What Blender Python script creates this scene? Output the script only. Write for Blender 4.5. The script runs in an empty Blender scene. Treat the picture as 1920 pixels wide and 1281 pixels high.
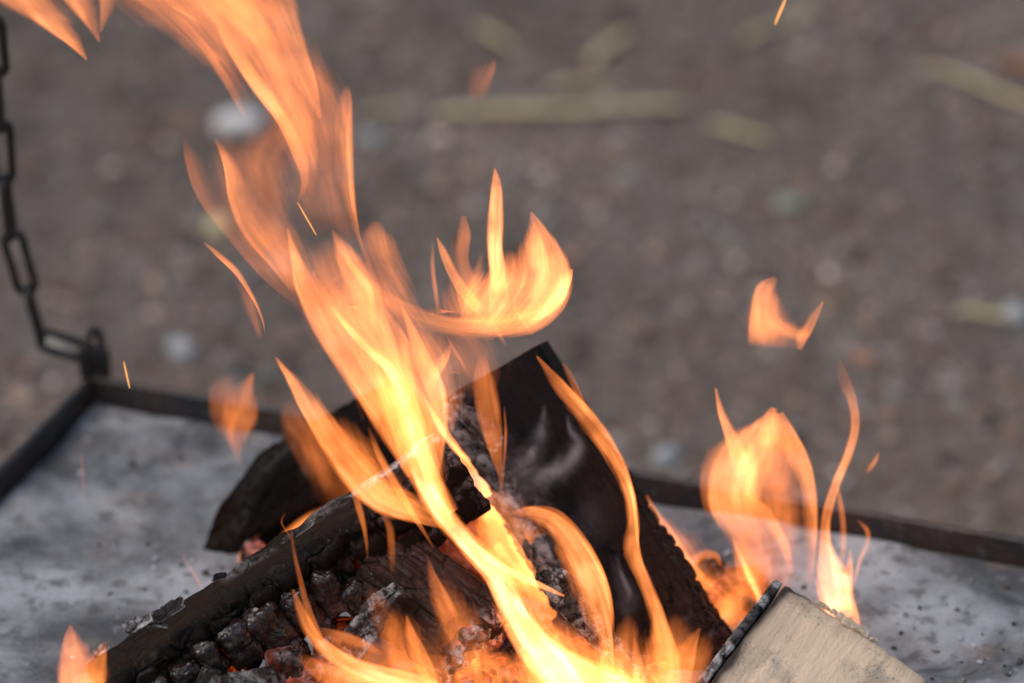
import bpy, math, random
import numpy as np
from mathutils import Vector, Matrix

R = math.radians
random.seed(7)
rng = np.random.default_rng(11)
S = bpy.context.scene
COL = S.collection

# ------------------------------------------------------------------ camera, sky, sun, exposure
W0, H0 = 1920.0, 1281.0
PITCH = R(28.0)
ZT = 0.57                      # height of the aim point; tray floor at 0.35, ground at 0
DIST = 2.0
FPX = 5486.0
CAM = Vector((0.0, -DIST * math.cos(PITCH), ZT + DIST * math.sin(PITCH)))
cd = bpy.data.cameras.new('camera')
cam = bpy.data.objects.new('camera', cd)
COL.objects.link(cam)
cam.location = CAM
cam.rotation_euler = (math.pi / 2 - PITCH, 0, 0)
cd.sensor_width = 36.0
cd.lens = 36.0 * FPX / W0
cd.clip_start = 0.05
cd.clip_end = 300
cd.dof.use_dof = True
cd.dof.focus_distance = 1.955
cd.dof.aperture_fstop = 2.35
cd.dof.aperture_blades = 9
S.camera = cam

world = bpy.data.worlds.new('World')
S.world = world
world.use_nodes = True
wn = world.node_tree
for n in list(wn.nodes):
    wn.nodes.remove(n)
sky = wn.nodes.new('ShaderNodeTexSky')
sky.sky_type = 'NISHITA'
sky.sun_disc = False
SUN_EL, SUN_AZ = R(54), R(-112)
sky.sun_elevation = SUN_EL
sky.sun_rotation = SUN_AZ
sky.air_density = 1.6
sky.dust_density = 3.0
bgn = wn.nodes.new('ShaderNodeBackground')
bgn.inputs['Strength'].default_value = 0.125
wo = wn.nodes.new('ShaderNodeOutputWorld')
wn.links.new(sky.outputs[0], bgn.inputs[0])
wn.links.new(bgn.outputs[0], wo.inputs[0])

sd = bpy.data.lights.new('sun', 'SUN')
sd.energy = 1.0
sd.angle = R(25)
sd.color = (1.0, 0.95, 0.9)
so = bpy.data.objects.new('sun', sd)
COL.objects.link(so)
d = Vector((math.sin(SUN_AZ) * math.cos(SUN_EL), math.cos(SUN_AZ) * math.cos(SUN_EL), math.sin(SUN_EL)))
so.rotation_euler = d.to_track_quat('Z', 'Y').to_euler()
so.location = d * 5

S.view_settings.view_transform = 'Standard'
S.view_settings.look = 'None'
S.view_settings.exposure = 0.0
S.view_settings.gamma = 1.0
S.view_settings.use_curve_mapping = False
S.cycles.use_denoising = True
S.cycles.transparent_max_bounces = 96
S.cycles.max_bounces = 6
S.cycles.diffuse_bounces = 3
S.cycles.sample_clamp_indirect = 4.0
S.cycles.use_adaptive_sampling = False

# ------------------------------------------------------------------ layout helpers
FWD = Vector((0, math.cos(PITCH), -math.sin(PITCH)))
UPV = Vector((0, math.sin(PITCH), math.cos(PITCH)))


def ray(px, py):
    return FWD + Vector((1, 0, 0)) * ((px - W0 / 2) / FPX) + UPV * ((H0 / 2 - py) / FPX)


def pt(px, py, Y):
    r = ray(px, py)
    return CAM + r * ((Y - CAM.y) / r.y)


def pz(px, py, z):
    r = ray(px, py)
    return CAM + r * ((z - CAM.z) / r.z)


# ------------------------------------------------------------------ numpy noise
def _h(i, j, k, seed):
    n = (i.astype(np.int64) * 374761393 + j.astype(np.int64) * 668265263 + k.astype(np.int64) * 2147483647 + seed * 1274126177)
    n = (n ^ (n >> 13)) * 1274126177
    n = n & 0xffffffff
    n = (n ^ (n >> 16)) * 2246822519
    n = n & 0xffffffff
    n = n ^ (n >> 15)
    return (n & 0xffffff) / float(0xffffff)


def vnoise(p, seed=0):
    b = np.floor(p).astype(np.int64)
    f = p - b
    f = f * f * (3 - 2 * f)
    out = 0
    for di in (0, 1):
        wx = f[:, 0] if di else 1 - f[:, 0]
        for dj in (0, 1):
            wy = f[:, 1] if dj else 1 - f[:, 1]
            for dk in (0, 1):
                wz = f[:, 2] if dk else 1 - f[:, 2]
                out = out + wx * wy * wz * _h(b[:, 0] + di, b[:, 1] + dj, b[:, 2] + dk, seed)
    return out * 2 - 1


def fbm(p, o=4, seed=0, g=0.5):
    a, t, out = 1.0, 0.0, 0
    for i in range(o):
        out = out + a * vnoise(p * (2.03 ** i) + i * 7.1, seed + i)
        t += a
        a *= g
    return out / t


def voro(p, seed=0):
    """F1, F2, cell id"""
    b = np.floor(p).astype(np.int64)
    N = len(p)
    F1 = np.full(N, 9.0)
    F2 = np.full(N, 9.0)
    cid = np.zeros(N)
    for di in (-1, 0, 1):
        for dj in (-1, 0, 1):
            for dk in (-1, 0, 1):
                i, j, k = b[:, 0] + di, b[:, 1] + dj, b[:, 2] + dk
                q = np.stack([i + _h(i, j, k, seed), j + _h(i, j, k, seed + 1), k + _h(i, j, k, seed + 2)], 1)
                dd = np.sqrt(((q - p) ** 2).sum(1))
                c = _h(i, j, k, seed + 3)
                m = dd < F1
                F2 = np.where(m, F1, np.minimum(F2, dd))
                cid = np.where(m, c, cid)
                F1 = np.where(m, dd, F1)
    return F1, F2, cid


def sst(a, b, x):
    t = np.clip((x - a) / (b - a), 0, 1)
    return t * t * (3 - 2 * t)


# ------------------------------------------------------------------ object helpers
def mesh_np(name, V, F, attrs=None, smooth=True):
    me = bpy.data.meshes.new(name)
    V = np.asarray(V, dtype=np.float32)
    F = np.asarray(F, dtype=np.int32)
    n, k = F.shape
    me.vertices.add(len(V))
    me.vertices.foreach_set('co', V.ravel())
    me.loops.add(n * k)
    me.loops.foreach_set('vertex_index', F.ravel())
    me.polygons.add(n)
    me.polygons.foreach_set('loop_start', np.arange(0, n * k, k, dtype=np.int32))
    me.polygons.foreach_set('loop_total', np.full(n, k, dtype=np.int32))
    me.polygons.foreach_set('use_smooth', np.full(n, smooth, dtype=bool))
    me.update(calc_edges=True)
    for an, av in (attrs or {}).items():
        av = np.asarray(av, dtype=np.float32)
        if av.ndim == 2:
            a = me.attributes.new(an, 'FLOAT_COLOR', 'POINT')
            c = np.ones((len(V), 4), dtype=np.float32)
            c[:, :3] = av
            a.data.foreach_set('color', c.ravel())
        else:
            a = me.attributes.new(an, 'FLOAT', 'POINT')
            a.data.foreach_set('value', av)
    return me


def link(name, me, mat, parent=None, mw=None):
    o = bpy.data.objects.new(name, me)
    COL.objects.link(o)
    if mat is not None and me is not None and len(me.materials) == 0:
        me.materials.append(mat)
    if parent is not None:
        o.parent = parent
    if mw is not None:
        o.matrix_world = mw if parent is None else o.matrix_world
        if parent is not None:
            o.matrix_local = mw
    return o


def tag(o, label=None, cat=None, group=None, kind=None):
    for k, v in (('label', label), ('category', cat), ('group', group), ('kind', kind)):
        if v:
            o[k] = v
    return o


def empty(name, loc, label, cat, group=None):
    o = bpy.data.objects.new(name, None)
    COL.objects.link(o)
    o.location = loc
    o.empty_display_size = 0.02
    return tag(o, label, cat, group)


def grid_faces(nr, nc, closed=True):
    i = np.arange(nr - 1)[:, None]
    j = np.arange(nc if closed else nc - 1)[None, :]
    j2 = (j + 1) % nc
    a = (i * nc + j).ravel()
    b = (i * nc + j2).ravel()
    c = ((i + 1) * nc + j2).ravel()
    e = ((i + 1) * nc + j).ravel()
    return np.stack([a, b, c, e], 1)


def box_mesh(name, size, bevel=0.0, noise=0.0, seed=0, cuts=6):
    """box with rounded, slightly uneven skin; local origin at its centre"""
    sx, sy, sz = [s / 2 for s in size]
    n = cuts
    V, F = [], []
    idx = {}

    def vid(p):
        k = tuple(int(round(c * 1000)) for c in p)
        if k not in idx:
            idx[k] = len(V)
            V.append(p)
        return idx[k]
    lin = [-1 + 2 * i / n for i in range(n + 1)]
    for ax in range(3):
        for sg in (-1, 1):
            for i in range(n):
                for j in range(n):
                    q = []
                    for (a, b) in ((i, j), (i + 1, j), (i + 1, j + 1), (i, j + 1)):
                        p = [0, 0, 0]
                        p[ax] = sg
                        p[(ax + 1) % 3] = lin[a]
                        p[(ax + 2) % 3] = lin[b]
                        q.append(vid(tuple(p)))
                    F.append(q if sg > 0 else q[::-1])
    V = np.array(V, dtype=float)
    ext = np.array([sx, sy, sz])
    P = V * ext
    if bevel > 0:
        r = min(bevel, sx, sy, sz)
        inner = np.clip(P, -(ext - r), ext - r)
        dlt = P - inner
        L = np.linalg.norm(dlt, axis=1, keepdims=True)
        L[L < 1e-9] = 1
        P = inner + dlt / L * np.minimum(L, r)
    if noise > 0:
        nr = V / np.linalg.norm(V, axis=1, keepdims=True)
        m = max(size)
        P = P + nr * (fbm(P / m * 4 + seed * 3.3, 4, seed) * noise)[:, None]
    return P, np.array(F)


def box(name, size, loc, mat, parent=None, rot=None, bevel=0.001, noise=0, seed=0, cuts=4, smooth=True):
    P, F = box_mesh(name, size, bevel, noise, seed, cuts)
    me = mesh_np(name, P, F, smooth=smooth)
    mw = Matrix.Translation(loc)
    if rot is not None:
        mw = mw @ rot.to_4x4()
    return link(name, me, mat, parent, mw)


# ------------------------------------------------------------------ materials
def newmat(name):
    m = bpy.data.materials.new(name)
    m.use_nodes = True
    nt = m.node_tree
    for n in list(nt.nodes):
        nt.nodes.remove(n)
    return m, nt


class G:
    """tiny node-graph helper"""

    def __init__(s, nt):
        s.nt = nt

    def n(s, typ, **kw):
        nd = s.nt.nodes.new(typ)
        for k, v in kw.items():
            if k.startswith('_'):
                setattr(nd, k[1:], v)
            else:
                key = k.replace('__', ' ')
                tgt = nd.inputs[int(key[1:])] if (key[0] == 'i' and key[1:].isdigit()) else nd.inputs[key]
                if isinstance(v, bpy.types.NodeSocket):
                    s.nt.links.new(v, tgt)
                else:
                    tgt.default_value = v
        return nd

    def math(s, op, a, b=0.0, clamp=False):
        nd = s.nt.nodes.new('ShaderNodeMath')
        nd.operation = op
        nd.use_clamp = clamp
        for i, v in ((0, a), (1, b)):
            if isinstance(v, bpy.types.NodeSocket):
                s.nt.links.new(v, nd.inputs[i])
            else:
                nd.inputs[i].default_value = v
        return nd.outputs[0]

    def attr(s, name, col=False):
        nd = s.nt.nodes.new('ShaderNodeAttribute')
        nd.attribute_name = name
        return nd.outputs['Color'] if col else nd.outputs['Fac']

    def mapping(s, scale=(1, 1, 1), coord='Object', loc=(0, 0, 0)):
        tc = s.nt.nodes.new('ShaderNodeTexCoord')
        mp = s.nt.nodes.new('ShaderNodeMapping')
        s.nt.links.new(tc.outputs[coord], mp.inputs[0])
        mp.inputs['Scale'].default_value = scale
        mp.inputs['Location'].default_value = loc
        return mp.outputs[0]

    def noise(s, vec, scale=5, detail=4, rough=0.55, dist=0.0):
        nd = s.n('ShaderNodeTexNoise', Vector=vec, Scale=scale, Detail=detail, Roughness=rough, Distortion=dist)
        return nd.outputs['Fac']

    def ramp(s, fac, stops, interp='LINEAR'):
        nd = s.nt.nodes.new('ShaderNodeValToRGB')
        nd.color_ramp.interpolation = interp
        el = nd.color_ramp.elements
        while len(el) > 1:
            el.remove(el[-1])
        for i, (p, c) in enumerate(stops):
            e = el[0] if i == 0 else el.new(p)
            e.position = p
            if not hasattr(c, '__len__'):
                c = (c, c, c)
            e.color = (*c, 1)
        s.nt.links.new(fac, nd.inputs[0])
        return nd.outputs[0]

    def mix(s, fac, a, b, blend='MIX'):
        nd = s.nt.nodes.new('ShaderNodeMix')
        nd.data_type = 'RGBA'
        nd.blend_type = blend
        for i, v in ((0, fac), (6, a), (7, b)):
            if isinstance(v, bpy.types.NodeSocket):
                s.nt.links.new(v, nd.inputs[i])
            elif i == 0:
                nd.inputs[0].default_value = v
            else:
                nd.inputs[i].default_value = (*v, 1)
        return nd.outputs[2]

    def bump(s, h, strength=0.5, dist=0.001, normal=None):
        nd = s.n('ShaderNodeBump', Height=h, Strength=strength, Distance=dist)
        if normal is not None:
            s.nt.links.new(normal, nd.inputs['Normal'])
        return nd.outputs[0]

    def out(s, sh):
        o = s.nt.nodes.new('ShaderNodeOutputMaterial')
        s.nt.links.new(sh, o.inputs['Surface'])


def mat_char(name, brown=(0.060, 0.026, 0.015), black=(0.0045, 0.0038, 0.0045), gloss=0.42, hotk=2.6, grain=1.0, spec=0.07, bmp=0.55):
    """charred wood: attributes brown, ash, hot, crack come from the log's own relief"""
    m, nt = newmat(name)
    g = G(nt)
    gv = g.mapping((9, 90, 90))
    n1 = g.noise(gv, 6, 5, 0.65)
    n2 = g.noise(g.mapping((1, 1, 1)), 160, 4, 0.6)
    n3 = g.noise(g.mapping((1, 1, 1)), 28, 3, 0.6)
    bk = g.mix(g.ramp(n1, [(0.35, 0), (0.75, 1)]), black, tuple(c * 2.6 for c in black))
    br = g.mix(g.ramp(n1, [(0.3, 0), (0.72, 1)]), tuple(c * 0.35 for c in brown), brown)
    bf = g.math('MULTIPLY', g.attr('brown'), g.ramp(n3, [(0.3, 0.4), (0.7, 1)]), True)
    base = g.mix(bf, bk, br)
    # light ash skin on edges and flakes
    af = g.math('MULTIPLY', g.attr('ash'), g.ramp(n2, [(0.38, 0), (0.62, 1)]), True)
    ashc = g.mix(n3, (0.30, 0.28, 0.28), (0.50, 0.47, 0.46))
    base = g.mix(af, base, ashc)
    rough = g.math('ADD', g.math('MULTIPLY', n2, 0.35), gloss - 0.1)
    rough = g.math('ADD', rough, g.math('ADD', g.math('MULTIPLY', af, 0.4), g.math('MULTIPLY', bf, 0.12)), True)
    h = g.math('ADD', g.math('MULTIPLY', n1, grain), g.math('MULTIPLY', n2, 0.5))
    bp = g.bump(h, bmp, 0.0016)
    wv = g.n('ShaderNodeTexNoise', Vector=g.mapping((1, 1, 1)), Scale=60.0, Detail=3.0)
    vm = nt.nodes.new('ShaderNodeVectorMath')
    vm.operation = 'MULTIPLY_ADD'
    nt.links.new(wv.outputs['Color'], vm.inputs[0])
    vm.inputs[1].default_value = (0.006, 0.006, 0.006)
    nt.links.new(g.mapping((1, 0.5, 0.5)), vm.inputs[2])
    cr = g.n('ShaderNodeTexVoronoi', Vector=vm.outputs[0], Scale=110.0, _feature='DISTANCE_TO_EDGE')
    crk = g.math('MAXIMUM', g.ramp(cr.outputs['Distance'], [(0.0, 0), (0.035, 1)]), g.ramp(n3, [(0.5, 0), (0.6, 1)]))
    base = g.mix(crk, (0.002, 0.002, 0.002), base)
    bp = g.bump(crk, 0.3, 0.0010, bp)
    hot = g.attr('hot')
    es = g.math('MULTIPLY', g.math('MULTIPLY', hot, g.ramp(n2, [(0.35, 0.15), (0.65, 1)])), hotk)
    ec = g.ramp(hot, [(0.0, (1, 0.09, 0.015)), (0.6, (1, 0.2, 0.04)), (1.0, (1, 0.42, 0.12))])
    p = g.n('ShaderNodeBsdfPrincipled', Base__Color=base, Roughness=rough, Normal=bp)
    p.inputs['Specular IOR Level'].default_value = spec
    nt.links.new(ec, p.inputs['Emission Color'])
    nt.links.new(es, p.inputs['Emission Strength'])
    g.out(p.outputs[0])
    m.cycles.emission_sampling = 'NONE'
    return m


def mat_simple(name, fn):
    m, nt = newmat(name)
    g = G(nt)
    base, rough, nrm = fn(g)
    p = g.n('ShaderNodeBsdfPrincipled', Base__Color=base, Roughness=rough)
    if nrm is not None:
        nt.links.new(nrm, p.inputs['Normal'])
    g.out(p.outputs[0])
    return m


CHAR = mat_char('charred_wood')
CHAR_B = mat_char('charred_wood_brown', brown=(0.034, 0.018, 0.010), black=(0.005, 0.003, 0.0025), gloss=0.36, spec=0.06)
CHAR_C = mat_char('charred_wood_firetint', brown=(0.062, 0.022, 0.012), black=(0.006, 0.003, 0.003), gloss=0.36, spec=0.13)  # red-brown cast of the firelight is mixed into this base colour
CHAR_K = mat_char('glossy_char_firetint', brown=(0.055, 0.019, 0.014), black=(0.008, 0.004, 0.004), gloss=0.13, spec=0.5, bmp=0.22)  # char colour reddened to stand in for firelight on the blocks
CHAR_D = mat_char('charred_wood_back', brown=(0.030, 0.016, 0.010), black=(0.004, 0.003, 0.003), gloss=0.7, spec=0.05)


def f_tray(g):
    n1 = g.noise(g.mapping((1, 1, 1)), 14, 5, 0.6)
    n2 = g.noise(g.mapping((1, 1, 1)), 120, 4, 0.6)
    c = g.mix(g.ramp(n1, [(0.4, 0), (0.65, 1)]), (0.012, 0.013, 0.017), (0.05, 0.024, 0.015))
    c = g.mix(g.ramp(n2, [(0.55, 0), (0.7, 0.5)]), c, (0.12, 0.115, 0.12))
    return c, 0.55, g.bump(n2, 0.6, 0.0015)


M_TRAY = mat_simple('sooty_steel', f_tray)


def f_ash(g):
    v = g.mapping((1, 1, 1))
    n1 = g.noise(v, 8.5, 6, 0.62, 0.5)
    n2 = g.noise(v, 55, 5, 0.65)
    n3 = g.noise(v, 210, 3, 0.7)
    n4 = g.noise(g.mapping((1, 1, 1), loc=(3, 1, 0)), 17, 4, 0.6)
    c = g.mix(g.ramp(n1, [(0.37, 0), (0.60, 1)]), (0.07, 0.072, 0.078), (0.385, 0.39, 0.40))
    n5 = g.noise(g.mapping((1, 1, 1), loc=(0.45, 1.3, 0)), 4.2, 3, 0.55, 0.8)
    c = g.mix(g.ramp(n5, [(0.51, 0), (0.64, 0.75)]), c, (0.075, 0.075, 0.082))
    c = g.mix(g.ramp(n4, [(0.55, 0), (0.72, 0.6)]), c, (0.25, 0.185, 0.15))
    c = g.mix(g.ramp(n2, [(0.36, 0.75), (0.48, 0)]), c, (0.09, 0.085, 0.085))
    c = g.mix(g.ramp(n2, [(0.62, 0), (0.74, 0.6)]), c, (0.42, 0.42, 0.43))
    c = g.mix(g.ramp(n3, [(0.3, 0.6), (0.4, 0)]), c, (0.07, 0.06, 0.055))
    h = g.math('ADD', n2, g.math('MULTIPLY', n3, 0.5))
    return c, 0.9, g.bump(h, 0.6, 0.003)


M_ASH = mat_simple('tray_ash', f_ash)


def f_ground(g):
    v = g.mapping((1, 1, 1))
    n1 = g.noise(v, 2.2, 5, 0.6)
    n2 = g.noise(v, 30, 5, 0.7)
    c = g.mix(g.ramp(n2, [(0.3, 0), (0.7, 1)]), (0.105, 0.074, 0.057), (0.21, 0.155, 0.125))
    c = g.mix(g.ramp(n1, [(0.4, 0), (0.65, 0.5)]), c, (0.12, 0.115, 0.115))
    return c, 0.95, g.bump(n2, 0.8, 0.01)


M_GROUND = mat_simple('packed_gravel', f_ground)
M_STONE = mat_simple('gravel_stone', lambda g: (g.attr('tint', True), 0.85, g.bump(g.noise(g.mapping((1, 1, 1)), 300, 3), 0.3, 0.001)))


def f_straw(g):
    n = g.noise(g.mapping((8, 90, 90)), 4, 4)
    return g.mix(n, (0.46, 0.38, 0.20), (0.66, 0.56, 0.33)), 0.7, None


M_STRAW = mat_simple('dry_straw', f_straw)
M_WHITE = mat_simple('white_pebble', lambda g: (g.mix(g.noise(g.mapping((1, 1, 1)), 60, 3), (0.62, 0.57, 0.56), (0.82, 0.78, 0.77)), 0.6, None))
M_RUST = mat_simple('rusty_leaf', lambda g: (g.mix(g.noise(g.mapping((1, 1, 1)), 60, 3), (0.25, 0.10, 0.05), (0.32, 0.15, 0.08)), 0.8, None))


def f_chain(g):
    n = g.noise(g.mapping((1, 1, 1)), 150, 4)
    return g.mix(n, (0.008, 0.008, 0.009), (0.028, 0.024, 0.022)), 0.5, g.bump(n, 0.5, 0.001)


M_CHAIN = mat_simple('blackened_iron', f_chain)


def f_pale(g):
    v = g.mapping((1, 1, 1))
    n1 = g.noise(v, 11, 5, 0.6)
    fib = g.noise(g.mapping((60, 7, 60)), 6, 4, 0.6)
    sp = g.noise(v, 480, 3, 0.7)
    sm = g.noise(g.mapping((1, 1, 1), loc=(0.5, 0.2, 0)), 28, 4, 0.65)
    c = g.mix(n1, (0.66, 0.475, 0.32), (0.84, 0.665, 0.49))
    c = g.mix(g.ramp(fib, [(0.45, 0), (0.8, 0.22)]), c, (0.40, 0.25, 0.15))
    c = g.mix(g.ramp(sm, [(0.5, 0), (0.7, 0.55)]), c, (0.20, 0.18, 0.155))
    spk = g.math('MULTIPLY', g.ramp(sp, [(0.58, 0), (0.66, 0.8)]), g.ramp(sm, [(0.42, 0.05), (0.62, 1)]))
    c = g.mix(spk, c, (0.06, 0.05, 0.045))
    # singed rim: attribute from the distance to the burnt side
    c = g.mix(g.attr('singe'), c, (0.03, 0.022, 0.018))
    return c, 0.85, g.bump(g.math('ADD', fib, g.math('MULTIPLY', sp, 0.9)), 0.6, 0.0014)


M_PALE = mat_simple('pale_split_wood', f_pale)


def mat_flame():
    m, nt = newmat('flame')
    g = G(nt)
    U, V, I, SD = g.attr('fu'), g.attr('fv'), g.attr('glow'), g.attr('seed')
    cv = nt.nodes.new('ShaderNodeCombineXYZ')
    nt.links.new(g.math('MULTIPLY', U, 1.0), cv.inputs[0])
    nt.links.new(g.math('MULTIPLY', V, 3.5), cv.inputs[1])
    nt.links.new(SD, cv.inputs[2])
    n1 = g.noise(cv.outputs[0], 2.0, 2, 0.45, 0.3)
    st = g.ramp(n1, [(0.3, 0.72), (0.5, 1.02), (0.72, 1.4)])
    cv2 = nt.nodes.new('ShaderNodeCombineXYZ')
    nt.links.new(g.math('MULTIPLY', U, 1.5), cv2.inputs[0])
    nt.links.new(g.math('MULTIPLY', V, 5.0), cv2.inputs[1])
    nt.links.new(g.math('ADD', SD, 9.0), cv2.inputs[2])
    n2 = g.noise(cv2.outputs[0], 2.6, 3, 0.55, 0.4)
    pr = g.attr('prof')
    er = g.math('DIVIDE', g.math('SUBTRACT', pr, g.math('MULTIPLY', g.ramp(n2, [(0.35, 0), (0.7, 1)]), 0.32)), 0.75, True)
    n3 = g.noise(g.mapping((1, 1, 1)), 30, 2, 0.5, 0.5)
    x = g.math('MULTIPLY', g.math('MULTIPLY', I, er), st)
    x = g.math('MULTIPLY', x, g.ramp(n3, [(0.33, 0.62), (0.5, 1.0), (0.68, 1.25)]))
    ec = g.ramp(g.math('MULTIPLY', x, 0.5), [(0.0, (1, 0.225, 0.045)), (0.2, (1, 0.27, 0.06)), (0.5, (1, 0.36, 0.12)), (1.0, (1, 0.53, 0.27))])
    em = g.n('ShaderNodeEmission', Color=ec, Strength=x)
    tr = g.n('ShaderNodeBsdfTransparent')
    ad = nt.nodes.new('ShaderNodeAddShader')
    nt.links.new(em.outputs[0], ad.inputs[0])
    nt.links.new(tr.outputs[0], ad.inputs[1])
    g.out(ad.outputs[0])
    m.cycles.emission_sampling = 'NONE'
    return m


def mat_flamelet():  # pale flames shown as scattering veils that give off no light
    m, nt = newmat('flamelet')
    g = G(nt)
    df = g.n('ShaderNodeBsdfDiffuse', Color=(0.70, 0.64, 0.68, 1))
    tl = g.n('ShaderNodeBsdfTranslucent', Color=(0.72, 0.62, 0.66, 1))
    mx = g.n('ShaderNodeMixShader', Fac=0.5, i1=df.outputs[0], i2=tl.outputs[0])
    tr = g.n('ShaderNodeBsdfTransparent')
    fac = g.math('MULTIPLY', g.attr('glow'), g.ramp(g.noise(g.mapping((1, 1, 1)), 45, 4, 0.6, 1.2), [(0.38, 0.1), (0.65, 1.1)]), True)
    o = g.n('ShaderNodeMixShader', Fac=fac, i1=tr.outputs[0], i2=mx.outputs[0])
    g.out(o.outputs[0])
    return m


M_FLAME = mat_flame()
M_FLAMELET = mat_flamelet()


def mat_emit(name, col, k):
    m, nt = newmat(name)
    g = G(nt)
    g.out(g.n('ShaderNodeEmission', Color=(*col, 1), Strength=k).outputs[0])
    m.cycles.emission_sampling = 'NONE'
    return m


M_SPARK = mat_emit('spark', (1, 0.42, 0.14), 1.3)

# ------------------------------------------------------------------ ground and gravel
me = mesh_np('ground', [(-60, -60, 0), (60, -60, 0), (60, 80, 0), (-60, 80, 0)], [[0, 1, 2, 3]], smooth=False)
tag(link('ground', me, M_GROUND), kind='structure')

ico_v = None


def ico():
    t = (1 + 5 ** 0.5) / 2
    v = np.array([(-1, t, 0), (1, t, 0), (-1, -t, 0), (1, -t, 0), (0, -1, t), (0, 1, t), (0, -1, -t), (0, 1, -t), (t, 0, -1), (t, 0, 1), (-t, 0, -1), (-t, 0, 1)], float)
    v /= np.linalg.norm(v[0])
    f = np.array([(0, 11, 5), (0, 5, 1), (0, 1, 7), (0, 7, 10), (0, 10, 11), (1, 5, 9), (5, 11, 4), (11, 10, 2), (10, 7, 6), (7, 1, 8), (3, 9, 4), (3, 4, 2), (3, 2, 6), (3, 6, 8), (3, 8, 9), (4, 9, 5), (2, 4, 11), (6, 2, 10), (8, 6, 7), (9, 8, 1)])
    return v, f


IV, IF = ico()


def scatter(name, centers, sizes, tints, mat, seed=1):
    r = np.random.default_rng(seed)
    n = len(centers)
    base = IV[None] * (1 + 0.22 * r.standard_normal((n, 12, 1)))
    sc = sizes[:, None, None] * np.stack([r.uniform(0.8, 1.4, n), r.uniform(0.7, 1.1, n), r.uniform(0.45, 0.8, n)], 1)[:, None, :]
    P = base * sc
    a = r.uniform(0, 6.28, n)
    c, s = np.cos(a)[:, None], np.sin(a)[:, None]
    X = P[:, :, 0] * c - P[:, :, 1] * s
    Y = P[:, :, 0] * s + P[:, :, 1] * c
    P = np.stack([X, Y, P[:, :, 2]], 2) + centers[:, None, :]
    F = IF[None] + (np.arange(n) * 12)[:, None, None]
    at = {'tint': np.repeat(tints, 12, axis=0)} if tints is not None else None
    return link(name, mesh_np(name, P.reshape(-1, 3), F.reshape(-1, 3), at, smooth=False), mat)


n = 42000
cx = rng.uniform(-1.5, 1.5, n)
cy = rng.uniform(0.2, 3.4, n)
sz = np.exp(rng.normal(math.log(0.0043), 0.52, n)).clip(0.0018, 0.014)
pal = np.array([(0.15, 0.115, 0.10), (0.12, 0.095, 0.085), (0.20, 0.165, 0.145), (0.17, 0.175, 0.19), (0.24, 0.225, 0.215), (0.055, 0.05, 0.05), (0.20, 0.13, 0.10), (0.36, 0.34, 0.33), (0.16, 0.18, 0.175)])
pi = rng.choice(len(pal), n, p=[.18, .16, .15, .16, .07, .12, .05, .04, .07])
pch = fbm(np.stack([cx * 4, cy * 2.5, cx * 0], 1), 3, 77)[:, None]
tint = pal[pi] * np.array([1.27, 1.06, 0.93]) * rng.uniform(0.4, 1.6, (n, 1)) * (1 + 0.8 * pch)
g_ = scatter('gravel', np.stack([cx, cy, sz * 0.25], 1), sz, tint, M_STONE, 3)
tag(g_, 'small brown and grey stones of the packed gravel behind the tray', kind='stuff')

# pebbles that stand out
for i, (px, py, r, mat, lab) in enumerate([
        (448, 232, 0.020, M_WHITE, 'bright white pebble on the gravel behind the tall left flame'),
        (408, 425, 0.013, M_STRAW, 'yellowish pebble on the gravel beside the left flame wisps'),
        (695, 258, 0.010, M_STONE, 'small pale grey pebble right of the tall left flame'),
        (1250, 857, 0.011, M_STONE, 'pale grey pebble just behind the right tray rim'),
        (340, 655, 0.012, M_STONE, 'pale pebble behind the left part of the tray rim'),
        (1478, 385, 0.012, M_STONE, 'pale greenish pebble right of the two tipped flame'),
        (1905, 590, 0.013, M_STONE, 'grey pebble at the right edge of the gravel')]):
    V = np.concatenate([IV])
    P, F = box_mesh('p', (2 * r * 1.5, 2 * r * 0.95, 2 * r * 0.8), r * 0.75, r * 0.25, i, 8)
    at = {'tint': np.tile(np.array([0.36, 0.37, 0.38]) if i != 5 else np.array([0.30, 0.32, 0.25]), (len(P), 1))}
    o = link('pebble', mesh_np('pebble', P, F, at), mat)
    o.location = pz(px, py, r * 0.6)
    o.rotation_euler.z = i * 1.3 + (0.1 if i else 0)
    tag(o, lab, 'pebble', 'pale pebbles on the gravel')


def blade(px0, py0, px1, py1, w, mat, name, lab, cat, group=None, bend=0.01, seg=14):
    a, b = pz(px0, py0, 0.012), pz(px1, py1, 0.012)
    L = (b - a).length
    ring = 8
    V = []
    for i in range(seg + 1):
        t = i / seg
        ww = w * (0.45 + 0.55 * math.sin(math.pi * min(1, max(0.0, t * 0.9 + 0.08))) ** 0.5) * (1 + 0.1 * math.sin(7 * t))
        for k in range(ring):
            th = 2 * math.pi * k / ring
            V.append((t * L - L / 2, ww / 2 * math.cos(th) + bend * math.sin(math.pi * t), 0.2 * ww * math.sin(th) + 0.002 * math.sin(9 * t)))
    F = grid_faces(seg + 1, ring).tolist()
    me = bpy.data.meshes.new(name)
    F.append(list(range(ring))[::-1])
    F.append([seg * ring + k for k in range(ring)])
    me.from_pydata(V, [], F)
    for p in me.polygons:
        p.use_smooth = True
    o = link(name, me, mat)
    o.location = (a + b) / 2
    o.rotation_euler.z = math.atan2((b - a).y, (b - a).x)
    return tag(o, lab, cat, group)


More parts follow.
